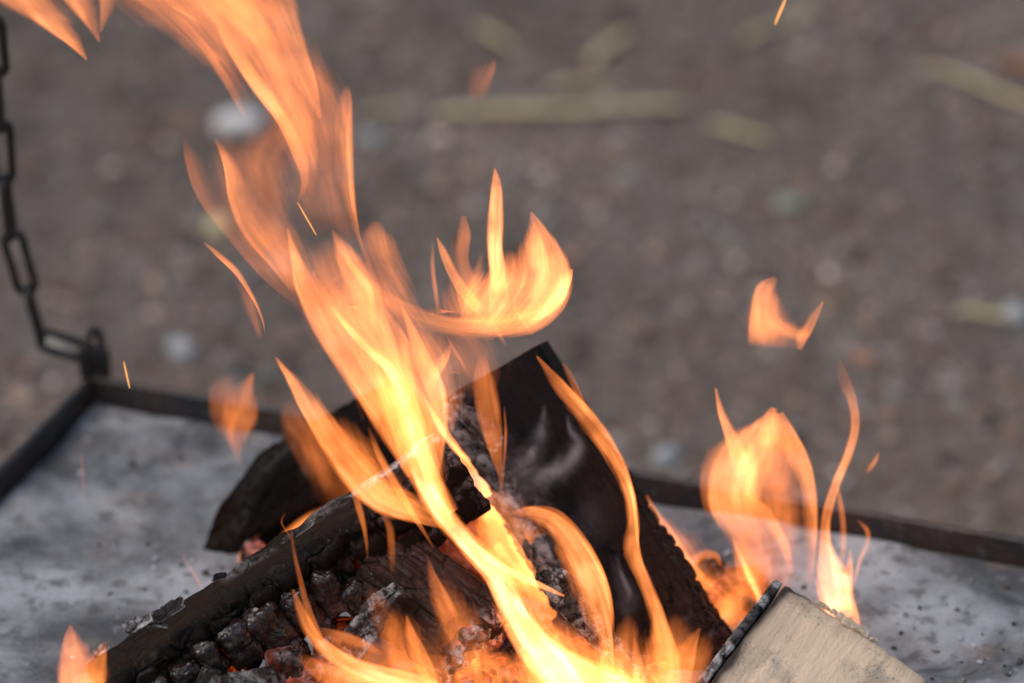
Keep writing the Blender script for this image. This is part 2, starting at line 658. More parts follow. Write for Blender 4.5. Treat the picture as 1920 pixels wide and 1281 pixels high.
GS = 'dry straw and plant bits on the gravel'
blade(815, 212, 1290, 198, 0.019, M_STRAW, 'straw_stalk', 'long pale straw stalk lying level across the gravel', 'straw', GS, 0.004)
blade(1030, 165, 1165, 150, 0.013, M_STRAW, 'straw_piece', 'short yellowish straw piece just above the long stalk', 'straw', GS)
blade(1110, 118, 1185, 60, 0.016, M_STRAW, 'straw_piece', 'short wide straw piece tilted up at the top middle', 'straw', GS)
blade(1330, 235, 1440, 265, 0.014, M_STRAW, 'straw_piece', 'short ochre straw piece off the right end of the long stalk', 'straw', GS)
blade(1395, 75, 1540, 18, 0.011, M_STRAW, 'straw_piece', 'pale straw piece slanting up under the falling spark at the top', 'straw', GS)
blade(1745, 125, 1990, 225, 0.014, M_STRAW, 'straw_stalk', 'yellow straw stalk sloping down to the right frame edge', 'straw', GS)
blade(885, 50, 960, 92, 0.012, M_STRAW, 'straw_piece', 'faint grey straw piece at the top left of the middle', 'straw', GS)
blade(680, 215, 790, 200, 0.010, M_STRAW, 'straw_piece', 'faint straw piece left of the long stalk', 'straw', GS)
blade(1870, 115, 1960, 135, 0.030, M_RUST, 'dry_leaf', 'reddish brown leaf at the top right edge of the gravel', 'leaf', None)
blade(1790, 585, 1895, 600, 0.013, M_STRAW, 'straw_piece', 'short pale straw piece near the right edge above the tray', 'straw', GS)

# ------------------------------------------------------------------ fire tray
ZF = 0.35
RIM = 0.027
Cn = pz(172, 706, ZF + RIM)
Rr = pz(1920, 1012, ZF + RIM)
e1 = (Rr - Cn)
e1.z = 0
e1.normalize()
e2 = Vector((e1.y, -e1.x, 0))     # towards the viewer
TW, TD = 0.96, 0.86
tray_rot = Matrix((( e1.x, -e2.x, 0), (e1.y, -e2.y, 0), (0, 0, 1)))
ctr = Cn + e1 * TW / 2 + e2 * TD / 2
ctr.z = ZF
tray = empty('fire_tray', ctr, 'square sooty steel fire tray with a low upright rim, holding the fire', 'fire tray')
tray.rotation_euler = tray_rot.to_euler()
box('floor_plate', (TW, TD, 0.004), Vector((0, 0, -0.0045)), M_TRAY, tray, cuts=2)


def rim(L, loc, rotz):
    # an upright strip, dented a little, with a rolled top bead
    ns, prof = 120, [(-0.0022, -0.004), (-0.0022, RIM - 0.003), (-0.0035, RIM - 0.001), (-0.001, RIM + 0.0015), (0.003, RIM), (0.0022, RIM - 0.004), (0.0022, -0.004)]
    t = np.linspace(-L / 2, L / 2, ns)
    w = fbm(np.stack([t * 9, t * 0, t * 0 + rotz], 1), 3, 5) * 0.0018
    w2 = fbm(np.stack([t * 14, t * 0 + 4, t * 0 + rotz], 1), 3, 8) * 0.0012
    V = []
    for i in range(ns):
        for (y, z) in prof:
            k = z / RIM
            V.append((t[i], y + w[i] * k, z + (w2[i] if z > 0.01 else 0)))
    F = grid_faces(ns, len(prof))
    o = link('rim', mesh_np('rim', V, F, smooth=False), M_TRAY, tray)
    o.location = loc
    o.rotation_euler.z = rotz
    return o


rim(TW, Vector((0, TD / 2, 0)), 0)
rim(TW, Vector((0, -TD / 2, 0)), math.pi)
rim(TD - 0.008, Vector((-TW / 2, 0, 0)), math.pi / 2)
rim(TD - 0.008, Vector((TW / 2, 0, 0)), -math.pi / 2)
# four short legs, which hold the tray off the gravel
for sx in (-1, 1):
    for sy in (-1, 1):
        box('leg', (0.03, 0.03, ZF - 0.007), Vector((sx * (TW / 2 - 0.05), sy * (TD / 2 - 0.05), -(ZF + 0.007) / 2)), M_TRAY, tray, cuts=2)

# ash bed on the plate
nx, ny = 260, 230
gx, gy = np.meshgrid(np.linspace(-TW / 2 + 0.004, TW / 2 - 0.004, nx), np.linspace(-TD / 2 + 0.004, TD / 2 - 0.004, ny))
P = np.stack([gx.ravel(), gy.ravel(), 0 * gx.ravel()], 1)
edge = np.minimum(TW / 2 - np.abs(P[:, 0]), TD / 2 - np.abs(P[:, 1]))
h = 0.002 + 0.0035 * (fbm(P * 9 + 5, 4, 2) + 0.4) + 0.0018 * fbm(P * 60, 3, 9)
h = h * sst(0, 0.01, edge) + 0.0008 + sst(0.030, 0.0, edge + 0.010 * fbm(P * 25, 3, 31)) * 0.004 * (0.9 + 1.2 * fbm(P * 14, 3, 12))
P[:, 2] = h.clip(0.0004)
o = link('ash_bed', mesh_np('ash_bed', P, grid_faces(ny, nx, False)), M_ASH)
o.matrix_world = Matrix.Translation(ctr) @ tray_rot.to_4x4()
tag(o, 'pale grey ash spread over the tray floor with dark soot patches', kind='stuff')

# crumbs of char and ash on the tray
n = 1800
cx = rng.uniform(-TW / 2 + .02, TW / 2 - .02, n)
cy = rng.uniform(-TD / 2 + .02, TD / 2 - .02, n)
sz = np.exp(rng.normal(math.log(0.0013), 0.45, n)).clip(0.0006, 0.0045)
pc = np.array([(0.02, 0.018, 0.018), (0.06, 0.045, 0.035), (0.45, 0.45, 0.46), (0.2, 0.19, 0.18)])
tint = pc[rng.choice(4, n, p=[.15, .25, .32, .28])]
lo = np.stack([cx, cy, 0.0035 + sz * 0.3], 1)
o = scatter('ash_crumbs', lo, sz, tint, M_STONE, 5)
o.matrix_world = Matrix.Translation(ctr) @ tray_rot.to_4x4()
tag(o, 'specks of charcoal and ash scattered over the tray', kind='stuff')

# ------------------------------------------------------------------ chain and its lug
lug = empty('chain_lug', Cn + Vector((0.003, 0, 0)), 'blackened iron lug standing on the back left tray corner', 'lug')


def tube_path(path, r, ring=10, closed=True):
    """round bar along a list of points (lists of Vector)"""
    V = []
    n = len(path)
    for i, p in enumerate(path):
        q = path[(i + 1) % n] if closed or i < n - 1 else path[i]
        q0 = path[i - 1] if closed or i > 0 else path[i]
        t = (q - q0).normalized()
        a = t.orthogonal() if False else t.cross(Vector((0, 0, 1)))
        if a.length < 1e-3:
            a = t.cross(Vector((0, 1, 0)))
        a.normalize()
        b = t.cross(a).normalized()
        for k in range(ring):
            th = 2 * math.pi * k / ring
            V.append(p + (a * math.cos(th) + b * math.sin(th)) * r)
    m = n + 1 if closed else n
    F = []
    for i in range(m - 1):
        i2 = (i + 1) % n
        for k in range(ring):
            k2 = (k + 1) % ring
            F.append((i * ring + k, i * ring + k2, i2 * ring + k2, i2 * ring + k))
    return np.array([tuple(v) for v in V]), np.array(F)


def link_mesh(L, Wd, r):
    pts = []
    hl, hw = L / 2 - Wd / 2, Wd / 2 - r
    hl = L / 2 - r - hw
    for k in range(13):
        th = -math.pi / 2 + math.pi * k / 12
        pts.append(Vector((hl + hw * math.cos(th), hw * math.sin(th), 0)))
    for k in range(13):
        th = math.pi / 2 + math.pi * k / 12
        pts.append(Vector((-hl + hw * math.cos(th), hw * math.sin(th), 0)))
    V, F = tube_path(pts, r)
    return mesh_np('link', V, F)


box('plate', (0.026, 0.006, 0.03), Vector((0, 0, 0.012)), M_CHAIN, lug, bevel=0.003)
P, F = tube_path([Vector((0.011 * math.cos(t), 0, 0.026 + 0.015 * math.sin(t))) for t in np.linspace(0, 2 * math.pi, 19)[:-1]], 0.0035)
o = link('eye', mesh_np('eye', P, F), M_CHAIN, lug)
o.rotation_euler.z = R(62)

chain = empty('chain', Cn, 'slack blackened iron chain rising from the back left tray corner', 'chain')
chain_pts = [(172, 664), (78, 636), (52, 545), (22, 440), (8, 338), (2, 236), (-6, 136), (-16, 36), (-28, -66), (-38, -170), (-48, -280)]
world_pts = [pt(x, y, Cn.y + 0.0 - 0.006 * i) for i, (x, y) in enumerate(chain_pts)]
LM = {}
for i in range(len(world_pts) - 1):
    a, b = world_pts[i], world_pts[i + 1]
    L = (b - a).length + 0.0105
    me = link_mesh(L, 0.0205, 0.0033)
    ax = (b - a).normalized()
    nrm = (CAM - a).normalized()
    if i % 2 == 1:                       # every other link shows its edge
        nrm = Matrix.Rotation(R(74 + 6 * (i % 3)), 3, ax) @ nrm
    else:
        nrm = Matrix.Rotation(R(22 - 14 * (i % 4)), 3, ax) @ nrm
    yv = nrm.cross(ax).normalized()
    zv = ax.cross(yv)
    Mx = Matrix((ax, yv, zv)).transposed().to_4x4()
    Mx.translation = (a + b) / 2 - chain.location
    o = link('link', me, M_CHAIN, chain)
    o.matrix_local = Mx


# ------------------------------------------------------------------ logs
def frame(P0, P1, nrm):
    a = (P1 - P0).normalized()
    n = (nrm - a * nrm.dot(a)).normalized()
    b = n.cross(a)
    M = Matrix((a, b, n)).transposed().to_4x4()
    M.translation = (P0 + P1) / 2
    return M


def resample(poly, step, rr=0.004):
    """closed polygon with rounded corners, evenly resampled"""
    pts = []
    n = len(poly)
    for i in range(n):
        p0, p1, p2 = [np.array(poly[(i + k) % n], float) for k in (-1, 0, 1)]
        r = min(rr, np.linalg.norm(p0 - p1) * 0.4, np.linalg.norm(p2 - p1) * 0.4)
        a = p1 + (p0 - p1) / np.linalg.norm(p0 - p1) * r
        b = p1 + (p2 - p1) / np.linalg.norm(p2 - p1) * r
        for t in np.linspace(0, 1, 5):
            pts.append((1 - t) ** 2 * a + 2 * t * (1 - t) * p1 + t * t * b)
    pts = np.array(pts + [pts[0]])
    seg = np.linalg.norm(np.diff(pts, axis=0), axis=1)
    s = np.concatenate([[0], np.cumsum(seg)])
    m = int(s[-1] / step)
    t = np.linspace(0, s[-1], m + 1)[:-1]
    return np.stack([np.interp(t, s, pts[:, 0]), np.interp(t, s, pts[:, 1])], 1)


def make_log(name, P0, P1, nrm, poly, mat, fn, step=0.0012, rr=0.005, taper=0.0, parent=None):
    """fn(P, N, s) -> (offset along N, attrs, offset vector or None)"""
    L = (P1 - P0).length
    prof = resample(poly, step, rr)
    m = len(prof)
    d_ = np.roll(prof, -1, 0) - np.roll(prof, 1, 0)
    nn = np.stack([d_[:, 1], -d_[:, 0]], 1)
    nn /= np.linalg.norm(nn, axis=1, keepdims=True) + 1e-12
    area = 0.5 * np.sum(prof[:, 0] * np.roll(prof[:, 1], -1) - np.roll(prof[:, 0], -1) * prof[:, 1])
    if area < 0:
        nn = -nn
    ns = int(L / step)
    xs = np.linspace(-L / 2, L / 2, ns)
    V, N = [], []
    cap = 14
    cen = prof.mean(0)
    # start cap rings, body, end cap rings
    for k in range(cap):
        f = k / cap
        q = cen + (prof - cen) * max(f, 0.001)
        V.append(np.concatenate([np.full((m, 1), xs[0]), q], 1))
        N.append(np.tile([-1.0, 0, 0], (m, 1)))
    for x in xs:
        tp = 1 - taper * (x / L + 0.5)
        V.append(np.concatenate([np.full((m, 1), x), cen + (prof - cen) * tp], 1))
        N.append(np.concatenate([np.zeros((m, 1)), nn], 1))
    for k in range(cap - 1, -1, -1):
        f = k / cap
        q = cen + (prof - cen) * max(f, 0.001) * (1 - taper)
        V.append(np.concatenate([np.full((m, 1), xs[-1]), q], 1))
        N.append(np.tile([1.0, 0, 0], (m, 1)))
    V = np.concatenate(V)
    N = np.concatenate(N)
    off, at, vec = fn(V, N, V[:, 0] / L + 0.5)
    V = V + N * off[:, None]
    if vec is not None:
        V = V + vec
    nr = len(V) // m
    F = grid_faces(nr, m)
    if area < 0:
        F = F[:, ::-1]
    F = F[:, ::-1]
    o = link(name, mesh_np(name, V, F, at), mat)
    M = frame(P0, P1, nrm)
    if parent is not None:
        o.parent = parent
        o.matrix_local = parent.matrix_world.inverted() @ M
    else:
        o.matrix_world = M
    return o, M, L


def char_relief(V, depth=0.003, cell=(0.014, 0.018, 0.018), width=0.18, seed=0, warp=0.004):
    wv = np.stack([fbm(V * 60 + 3, 3, seed + 40), fbm(V * 60 + 9, 3, seed + 41), fbm(V * 60 + 17, 3, seed + 42)], 1) * warp
    Q = (V + wv) / np.array(cell)
    F1, F2, cid = voro(Q, seed)
    cr = 1 - sst(0.0, width, F2 - F1)
    bulge = sst(0, 0.8, F2 - F1)
    return cr, bulge, cid


camdir = lambda p: (CAM - p).normalized()

# --- log A: the tall black split piece leaning back
A1 = pt(912, 703, 0.022)
A0 = pt(1248, 1285, -0.085)
nA = camdir(A1)
axA = (A1 - A0).normalized()
nA = Matrix.Rotation(R(-13), 3, axA) @ nA
wA = 0.052


def fnA(V, N, s):
    x, y, z = V.T
    cr, bu, cid = char_relief(V, seed=3, cell=(0.012, 0.016, 0.016))
    fine = fbm(V * np.array([60, 420, 420]), 3, 5)
    low = fbm(V * 22, 3, 6)
    side = sst(wA * 0.45, wA * 0.80, np.abs(y)) # charred blocks near the long edges and sides
    front = sst(0.2, 0.7, N[:, 2]) 
    left = sst(-0.1, 0.7, SGN_A * y / wA)
    rough = np.clip(1 - front + left * front * 0.9 + sst(0.25, 0.0, s) * 0.5, 0, 1)
    brsel = 0
    rough = rough * (1 - sst(0.55, 0.8, s) * (SGN_A * y < 0))
    cf, bf_, _ = char_relief(V, seed=91, cell=(0.016, 0.011, 0.02), width=0.05, warp=0.006)
    off = low * 0.0012 + fine * 0.00034 - cf * front * 0.0007 * sst(-0.3, 0.3, vnoise(V * 18, 12)) - cr * 0.0026 * rough + bu * 0.0013 * rough
    # ragged long left edge
    rag = (fbm(np.stack([x * 42, x * 0, x * 0 + 2], 1), 4, 21) - 0.15) * 0.012 + np.where(vnoise(np.stack([x * 55, x * 0, x * 0], 1), 77) > 0.1, 0.004, -0.004)
    vy = np.where(SGN_A * y > 0, 0.6 * SGN_A * rag * sst(0.3, 1.0, SGN_A * y / wA) * sst(1.0, 0.8, s), 0)
    vec = np.stack([0 * x, vy, 0 * x], 1)
    # the far end is sawn flat
    brown = np.clip(sst(0.35, 0.6, SGN_A * y / wA) * sst(0.5, 0.9, s) * 1.2 + (1 - front) * 1.0 * sst(0.9, 0.6, s) + sst(0.0, 0.9, -SGN_A * y / wA) * sst(0.95, 0.5, s) * front * 0.6 + sst(0.4, 0.1, s) * 0.35, 0, 1)
    ash = np.clip((left ** 3) * (0.25 + 0.9 * sst(0.1, 0.6, vnoise(V * 70, 9))) * front + cr * 0.35 * rough * (vnoise(V * 120, 4) > 0.1), 0, 1) * 0.8
    hot = np.clip(sst(0.9, 1.0, cr) * sst(0.12, 0.0, s) * sst(0.2, 0.6, vnoise(V * 35, 31)) + sst(0.92, 1.05, SGN_A * y / wA) * sst(0.6, 0.3, s) * 0.4, 0, 1) * 0.5
    return off, {'brown': brown, 'ash': ash, 'hot': hot, 'crack': cr}, vec


MA = frame(A0, A1, nA)
# which local y side is the screen-left one
SGN_A = -1.0 if (MA.to_3x3() @ Vector((0, 1, 0))).x > 0 else 1.0
polyA = [(-wA, -0.045), (wA, -0.045), (wA * 1.0, 0.0), (-wA, 0.0)]
logA, MA, LA = make_log('split_log', A0, A1, nA, polyA, CHAR, fnA, taper=0.20)
tag(logA, 'black charred split log leaning upright in the middle of the fire', 'log')

# --- log B: long charred log rising from the lower left
BC0 = pt(205, 1322, -0.150)
BC1 = pt(866, 878, -0.045)
axB = (BC1 - BC0).normalized()
nB = (camdir(BC0) + Vector((0, 0, 0.55))).normalized()


def fnB(V, N, s):
    x, y, z = V.T
    up = sst(0.0, 0.016, SGN_B * y)           # upper smooth brown face
    cr, bu, cid = char_relief(V, seed=13, cell=(0.019, 0.021, 0.021), width=0.22, warp=0.007)
    cr2, bu2, _ = char_relief(V, seed=17, cell=(0.010, 0.022, 0.022), width=0.07, warp=0.003)
    fine = fbm(V * np.array([40, 380, 380]), 3, 5)
    low = fbm(V * 20, 3, 16)
    dn = 1 - up
    off = low * 0.0025 + fine * 0.0004 + dn * (bu * 0.004 - cr * 0.006) * sst(1.0, 0.82, s) - up * cr2 * 0.0004
    off += np.where(SGN_B * y > 0.026, (vnoise(np.stack([x * 70, x * 0, x * 0], 1), 8)) * 0.0018, 0)
    # ragged right end
    e = sst(0.93, 1.0, s)
    brown = np.clip(up * (0.9 + 0.0 * x), 0, 1) * sst(1.05, 0.75, s) + dn * 0.12
    ash = np.clip(sst(0.020, 0.030, SGN_B * y) * (sst(0.0, 0.4, vnoise(V * 45, 19)) * 0.35 + sst(0.66, 0.8, s) * sst(-0.5, 0.1, vnoise(V * 60, 20)) * 0.9) + dn * sst(0.1, 0.3, cr) * (1 - sst(0.5, .9, cr)) * 0.12 + e * 0.25 * (vnoise(V * 90, 2) > 0.1), 0, 1)
    lowside = sst(0.012, 0.036, -SGN_B * y)
    hot = np.clip(dn * cr * lowside * sst(0.1, 0.6, vnoise(V * 30, 31)) * 0.25, 0, 1)
    vx = e * fbm(np.stack([y * 70, z * 70, x * 0], 1), 3, 44) * 0.005
    return off, {'brown': brown, 'ash': ash, 'hot': hot, 'crack': cr}, np.stack([vx, 0 * x, 0 * x], 1)


MB = frame(BC0, BC1, nB)
SGN_B = 1.0 if (MB.to_3x3() @ Vector((0, 1, 0))).z > 0 else -1.0
polyB = [(-0.034, -0.008), (-0.004, 0.026), (0.002, 0.027), (0.036, -0.006), (0.012, -0.036), (-0.016, -0.036)]
polyB = [(SGN_B * a, b) for a, b in polyB]
logB, MB, LB = make_log('split_log', BC0, BC1, nB, polyB, CHAR_B, fnB)
tag(logB, 'long charred log with smooth brown upper side rising from the lower left', 'log')

# --- log C: short charred piece pointing out below log B
C0 = pt(700, 1060, -0.085)
C1 = pt(900, 1212, -0.140)
nC = (camdir(C0) + Vector((0.25, 0, 0.25))).normalized()


def fnC(V, N, s):
    x, y, z = V.T
    cr, bu, cid = char_relief(V, seed=23, cell=(0.022, 0.009, 0.012), width=0.12, warp=0.003)
    fine = fbm(V * np.array([40, 420, 420]), 4, 5)
    low = fbm(V * 25, 3, 26)
    e = sst(0.90, 1.0, s)
    off = low * 0.002 + fine * 0.0009 - cr * 0.0026 + bu * 0.001
    vx = e * fbm(np.stack([y * 150, z * 150, x * 0], 1), 3, 44) * 0.007
    brown = np.full_like(x, 0.85)
    ash = np.clip(sst(0.86, 0.99, s) * 0.9 * (vnoise(V * 120, 2) > -0.2) + cr * 0.1 + 0.05 * sst(0, .5, fine), 0, 1)
    hot = np.clip(cr * sst(0.8, 1.0, s) * 0.15 + (N[:, 2] < 0.0) * 0.15 * sst(-.2, .4, vnoise(V * 50, 3)), 0, 1)
    return off, {'brown': brown, 'ash': ash, 'hot': hot, 'crack': cr}, np.stack([vx, 0 * x, 0 * x], 1)


polyC = [(-0.036, -0.004), (-0.004, 0.022), (0.034, 0.012), (0.036, -0.014), (0.006, -0.030), (-0.028, -0.026)]
logC, MC, LC = make_log('split_log', C0, C1, nC, polyC, CHAR_C, fnC, step=0.001)
tag(logC, 'short charred log with ashy broken end poking out under the long log', 'log')

# --- log D: rounded dark log behind, out of focus
D0 = pt(462, 968, 0.105)
D1 = pt(780, 790, 0.100)
nD = (camdir(D0) + Vector((0, 0, 0.6))).normalized()


def fnD(V, N, s):
    x, y, z = V.T
    cr, bu, cid = char_relief(V, seed=33, cell=(0.02, 0.016, 0.016), width=0.2, warp=0.006)
    off = fbm(V * 25, 4, 6) * 0.003 - cr * 0.0018
    brown = np.clip(0.35 + 0.65 * vnoise(V * 30, 8), 0, 1)
    ash = np.clip(sst(0.3, 0.8, vnoise(V * 40, 18)) * 0.08, 0, 1)
    hot = 0 * x
    vec = np.stack([sst(0.75, 0.0, s) * SGN_D * y * 1.3 - 0.012 * sst(0.5, 0, s), 0 * x, 0 * x], 1)
    return off, {'brown': brown, 'ash': ash, 'hot': hot, 'crack': cr}, vec


SGN_D = 1.0 if (frame(D0, D1, nD).to_3x3() @ Vector((0, 1, 0))).z > 0 else -1.0
polyD = [(-0.040, -0.012), (-0.026, 0.020), (0.006, 0.030), (0.034, 0.014), (0.038, -0.016), (0.0, -0.034)]
logD, MD, LD = make_log('split_log', D0, D1, nD, polyD, CHAR_D, fnD, step=0.002)
tag(logD, 'blurred dark brown log lying behind the long charred log', 'log')

# --- log H: dark piece behind, seen right of the leaning log, and one glowing log in the heart
H0_ = pt(1230, 1150, -0.02)
H1_ = pt(1420, 1120, 0.02)


def fnH(V, N, s):
    x, y, z = V.T
    cr, bu, cid = char_relief(V, seed=53, cell=(0.016, 0.014, 0.014), width=0.25, warp=0.006)
    off = fbm(V * 30, 4, 6) * 0.004 - cr * 0.003
    hot = np.clip(0.25 + 0.9 * sst(-0.3, 0.5, vnoise(V * 45, 3)) + cr * 0.4, 0, 1) * HOTK
    return off, {'brown': np.full_like(x, 0.8), 'ash': cr * 0.3, 'hot': hot, 'crack': cr}, None


HOTK = 0.16
pH = [(-0.024, -0.01), (-0.014, 0.014), (0.010, 0.018), (0.024, 0.0), (0.012, -0.018), (-0.014, -0.018)]
o, _, _ = make_log('split_log', H0_, H1_, camdir(H0_), pH, CHAR_B, fnH, step=0.002)
tag(o, 'small burning log half hidden behind the leaning black log', 'log')
HOTK = 0.22
o, _, _ = make_log('ember_log', pt(880, 975, 0.060), pt(1050, 1240, 0.0), camdir(H0_), [(a * 1.5, b) for a, b in pH], CHAR_B, fnH, step=0.002)
tag(o, 'glowing orange ember log in the gap between the two big logs', 'log')
HOTK = 0.22
o, _, _ = make_log('ember_log', pt(830, 1300, -0.12), pt(1120, 1260, -0.10), camdir(H0_), [(a * 1.2, b) for a, b in pH], CHAR_B, fnH, step=0.002)
tag(o, 'red glowing log along the bottom edge under the short charred log', 'log')


# --- chunks of char
def chunk(name, size, loc, rot, mat, seed, parent=None, rod=False, ash=0.1, hot=0.0, brown=0.3, cuts=16, lab=None, bevel=0.3, rel=0.10):
    P, F = box_mesh(name, size, min(size) * bevel, 0, seed, cuts)
    nr = P / (np.linalg.norm(P, axis=1, keepdims=True) + 1e-9)
    mx = max(size)
    if rod:
        nr = P * np.array([0, 1, 1])
        nr /= np.linalg.norm(nr, axis=1, keepdims=True) + 1e-9
        mx = min(size) * 2
        tp = P[:, 0:1] / size[0]
        P = P * np.array([1, 1, 1]) * np.concatenate([np.ones_like(tp), 1 - 0.45 * np.abs(tp + 0.1) * 2 * (tp > -0.1), 1 - 0.25 * tp], 1)
        P[:, 0] += fbm(P * np.array([0, 200, 200]) + seed, 3, seed) * size[0] * 0.10
        P[:, 1] += 0.3 * min(size) * np.sin(P[:, 0] / size[0] * 3)
        d1 = fbm(P * np.array([45, 180, 180]) + seed * 5.1, 4, seed) * mx * rel
    else:
        d1 = fbm(P / mx * 3 + seed * 5.1, 4, seed) * mx * rel
    cr, bu, _ = char_relief(P, seed=seed + 60, cell=(0.012, 0.014, 0.014), width=0.12, warp=0.004)
    grain = fbm(P * np.array([90, 500, 500]), 3, seed)
    P = P + nr * (d1 - cr * 0.0010 + grain * 0.0005)[:, None]
    a = np.clip(ash * (0.3 + 1.4 * (vnoise(P * 110, seed) > 0.0)), 0, 1)
    hh = np.clip(hot * (cr * 0.8 + sst(0, .5, vnoise(P * 60, seed + 1))), 0, 1)
    me = mesh_np(name, P, F, {'brown': np.full(len(P), brown), 'ash': a, 'hot': hh, 'crack': cr})
    o = link(name, me, mat)
    M = Matrix.Translation(loc) @ rot.to_4x4()
    if parent is not None:
        o.parent = parent
        o.matrix_local = M
    else:
        o.matrix_world = M
    return o


def eul(a, b, c):
    from mathutils import Euler
    return Euler((R(a), R(b), R(c))).to_matrix()


# alligator blocks standing proud of log B's lower face
Bi = MB.inverted()
blocks = [(395, 1232, 46, 64, 3), (448, 1205, 50, 70, -4), (508, 1178, 52, 78, 5), (352, 1268, 44, 50, -6),
          (565, 1140, 44, 70, 2), (616, 1108, 46, 76, -7), (668, 1120, 48, 62, 8), (545, 1215, 40, 44, 0), (720, 1080, 46, 58, 4), (600, 1175, 40, 40, -9), (300, 1290, 40, 40, 4)]
rB = MB.to_3x3()
for i, (px, py, w, h, a) in enumerate(blocks):
    # find the log surface point below that pixel: intersect the ray with the lower front face plane
    nf = (rB @ Vector((0, SGN_B * -(0.034), 0.028))).normalized()      # lower face normal
    p0 = MB @ Vector((0, SGN_B * -0.016, 0.011))
    r = ray(px, py)
    t = (p0 - CAM).dot(nf) / r.dot(nf)
    wp = CAM + r * t
    lp = Bi @ wp
    ang = math.atan2(nf.dot(rB @ Vector((0, 1, 0))), nf.dot(rB @ Vector((0, 0, 1))))
    rot = Matrix.Rotation(-ang, 3, 'X') @ Matrix.Rotation(R(a), 3, 'Z')
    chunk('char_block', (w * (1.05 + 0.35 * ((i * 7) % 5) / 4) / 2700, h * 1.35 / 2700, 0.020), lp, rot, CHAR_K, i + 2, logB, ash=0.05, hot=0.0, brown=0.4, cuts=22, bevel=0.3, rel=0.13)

def flake(sx, sy, loc, rot, mat, seed, parent, ash, brown=0.2, curl=0.25, th=0.0014):
    na, nr_ = 40, 8
    V, F = [], []
    for side in (1, -1):
        for r in range(nr_ + 1):
            for a in range(na):
                t = 2 * math.pi * a / na
                V.append((math.cos(t) * r / nr_, math.sin(t) * r / nr_, side))
    V = np.array(V)
    t = np.arctan2(V[:, 1], V[:, 0])
    jag = 1 + 0.30 * fbm(np.stack([np.cos(t) * 2.2, np.sin(t) * 2.2, t * 0 + seed], 1), 4, seed) + 0.10 * vnoise(np.stack([np.cos(t) * 9, np.sin(t) * 9, t * 0], 1), seed)
    r = np.hypot(V[:, 0], V[:, 1])
    sq = 1 / np.maximum(np.abs(np.cos(t)), np.abs(np.sin(t))) ** 0.6
    X = np.stack([V[:, 0] * jag * sq * sx / 2, V[:, 1] * jag * sq * sy / 2, 0 * t], 1)
    X[:, 2] = curl * X[:, 1] ** 2 / (sy / 2) + 0.12 * curl * X[:, 0] ** 2 / (sx / 2) + fbm(X * np.array([60, 260, 1]) + seed, 3, seed) * 0.0010
    X[:, 2] += V[:, 2] * th * 0.5 * (1 - r ** 6 * 0.8)
    n1_ = (nr_ + 1) * na
    f1 = grid_faces(nr_ + 1, na)
    f2 = f1[:, ::-1] + n1_
    k = np.arange(na)
    rimf = np.stack([nr_ * na + k, n1_ + nr_ * na + k, n1_ + nr_ * na + (k + 1) % na, nr_ * na + (k + 1) % na], 1)
    me = mesh_np('char_flake', X, np.concatenate([f1, f2, rimf]), {'ash': np.clip(ash * (0.5 + 1.0 * (vnoise(X * 150, seed) > -0.2)) + 0.6 * (r > 0.93), 0, 1), 'brown': np.full(len(X), brown)})
    o = link('char_flake', me, mat, parent)
    o.matrix_local = Matrix.Translation(loc) @ rot.to_4x4()
    return o


# peeling flakes on the upper edge of log B
for i, (px, py, sx, sy, a, ash, lab) in enumerate([(262, 1172, 58, 22, 30, 0.75, 'whitish ash flake'), (318, 1148, 64, 26, 28, 0.05, 'black curled flake'), (296, 1172, 40, 14, -12, 0.95, 'white curled ash sliver'),
                                                 (412, 1084, 26, 12, 10, 0.0, None), (190, 1222, 30, 16, 30, 0.9, None), (560, 1000, 70, 12, 33, 0.25, None)]):
    wp = pt(px, py, (BC0 + (BC1 - BC0) * ((px - 200) / 640)).y - 0.012)
    lp = Bi @ wp
    o = flake(sx / 2700, sy * 1.3 / 2700, lp, Matrix.Rotation(R(a - 33) * 1.0, 3, 'Z') @ Matrix.Rotation(R(-25 * SGN_B), 3, 'X'), CHAR, 30 + i, logB, ash, curl=0.5)
    if lab:
        o['label'] = lab

# ash crusted splinter under log B (640-760, 1110-1200)
spl = chunk('charred_splinter', (0.050, 0.019, 0.016), pt(700, 1160, -0.142), frame(pt(660, 1195, -0.15), pt(760, 1118, -0.14), camdir(C0)).to_3x3(), CHAR, 71, None, rod=True, ash=0.45, hot=0.0, brown=0.6, cuts=34, bevel=0.12, rel=0.24)
tag(spl, 'grey ash crusted splinter wedged between the long log and the short one', 'splinter')
# ash scaled stick along the left foot of log A
st = chunk('charred_stick', (0.105, 0.018, 0.020), pt(1128, 1190, -0.120), frame(pt(1065, 1100, -0.11), pt(1200, 1290, -0.13), camdir(C0)).to_3x3(), CHAR_B, 72, None, rod=True, ash=0.45, hot=0.0, brown=0.9, cuts=40, bevel=0.15, rel=0.16)
tag(st, 'ash scaled burnt stick at the left foot of the leaning log', 'stick')

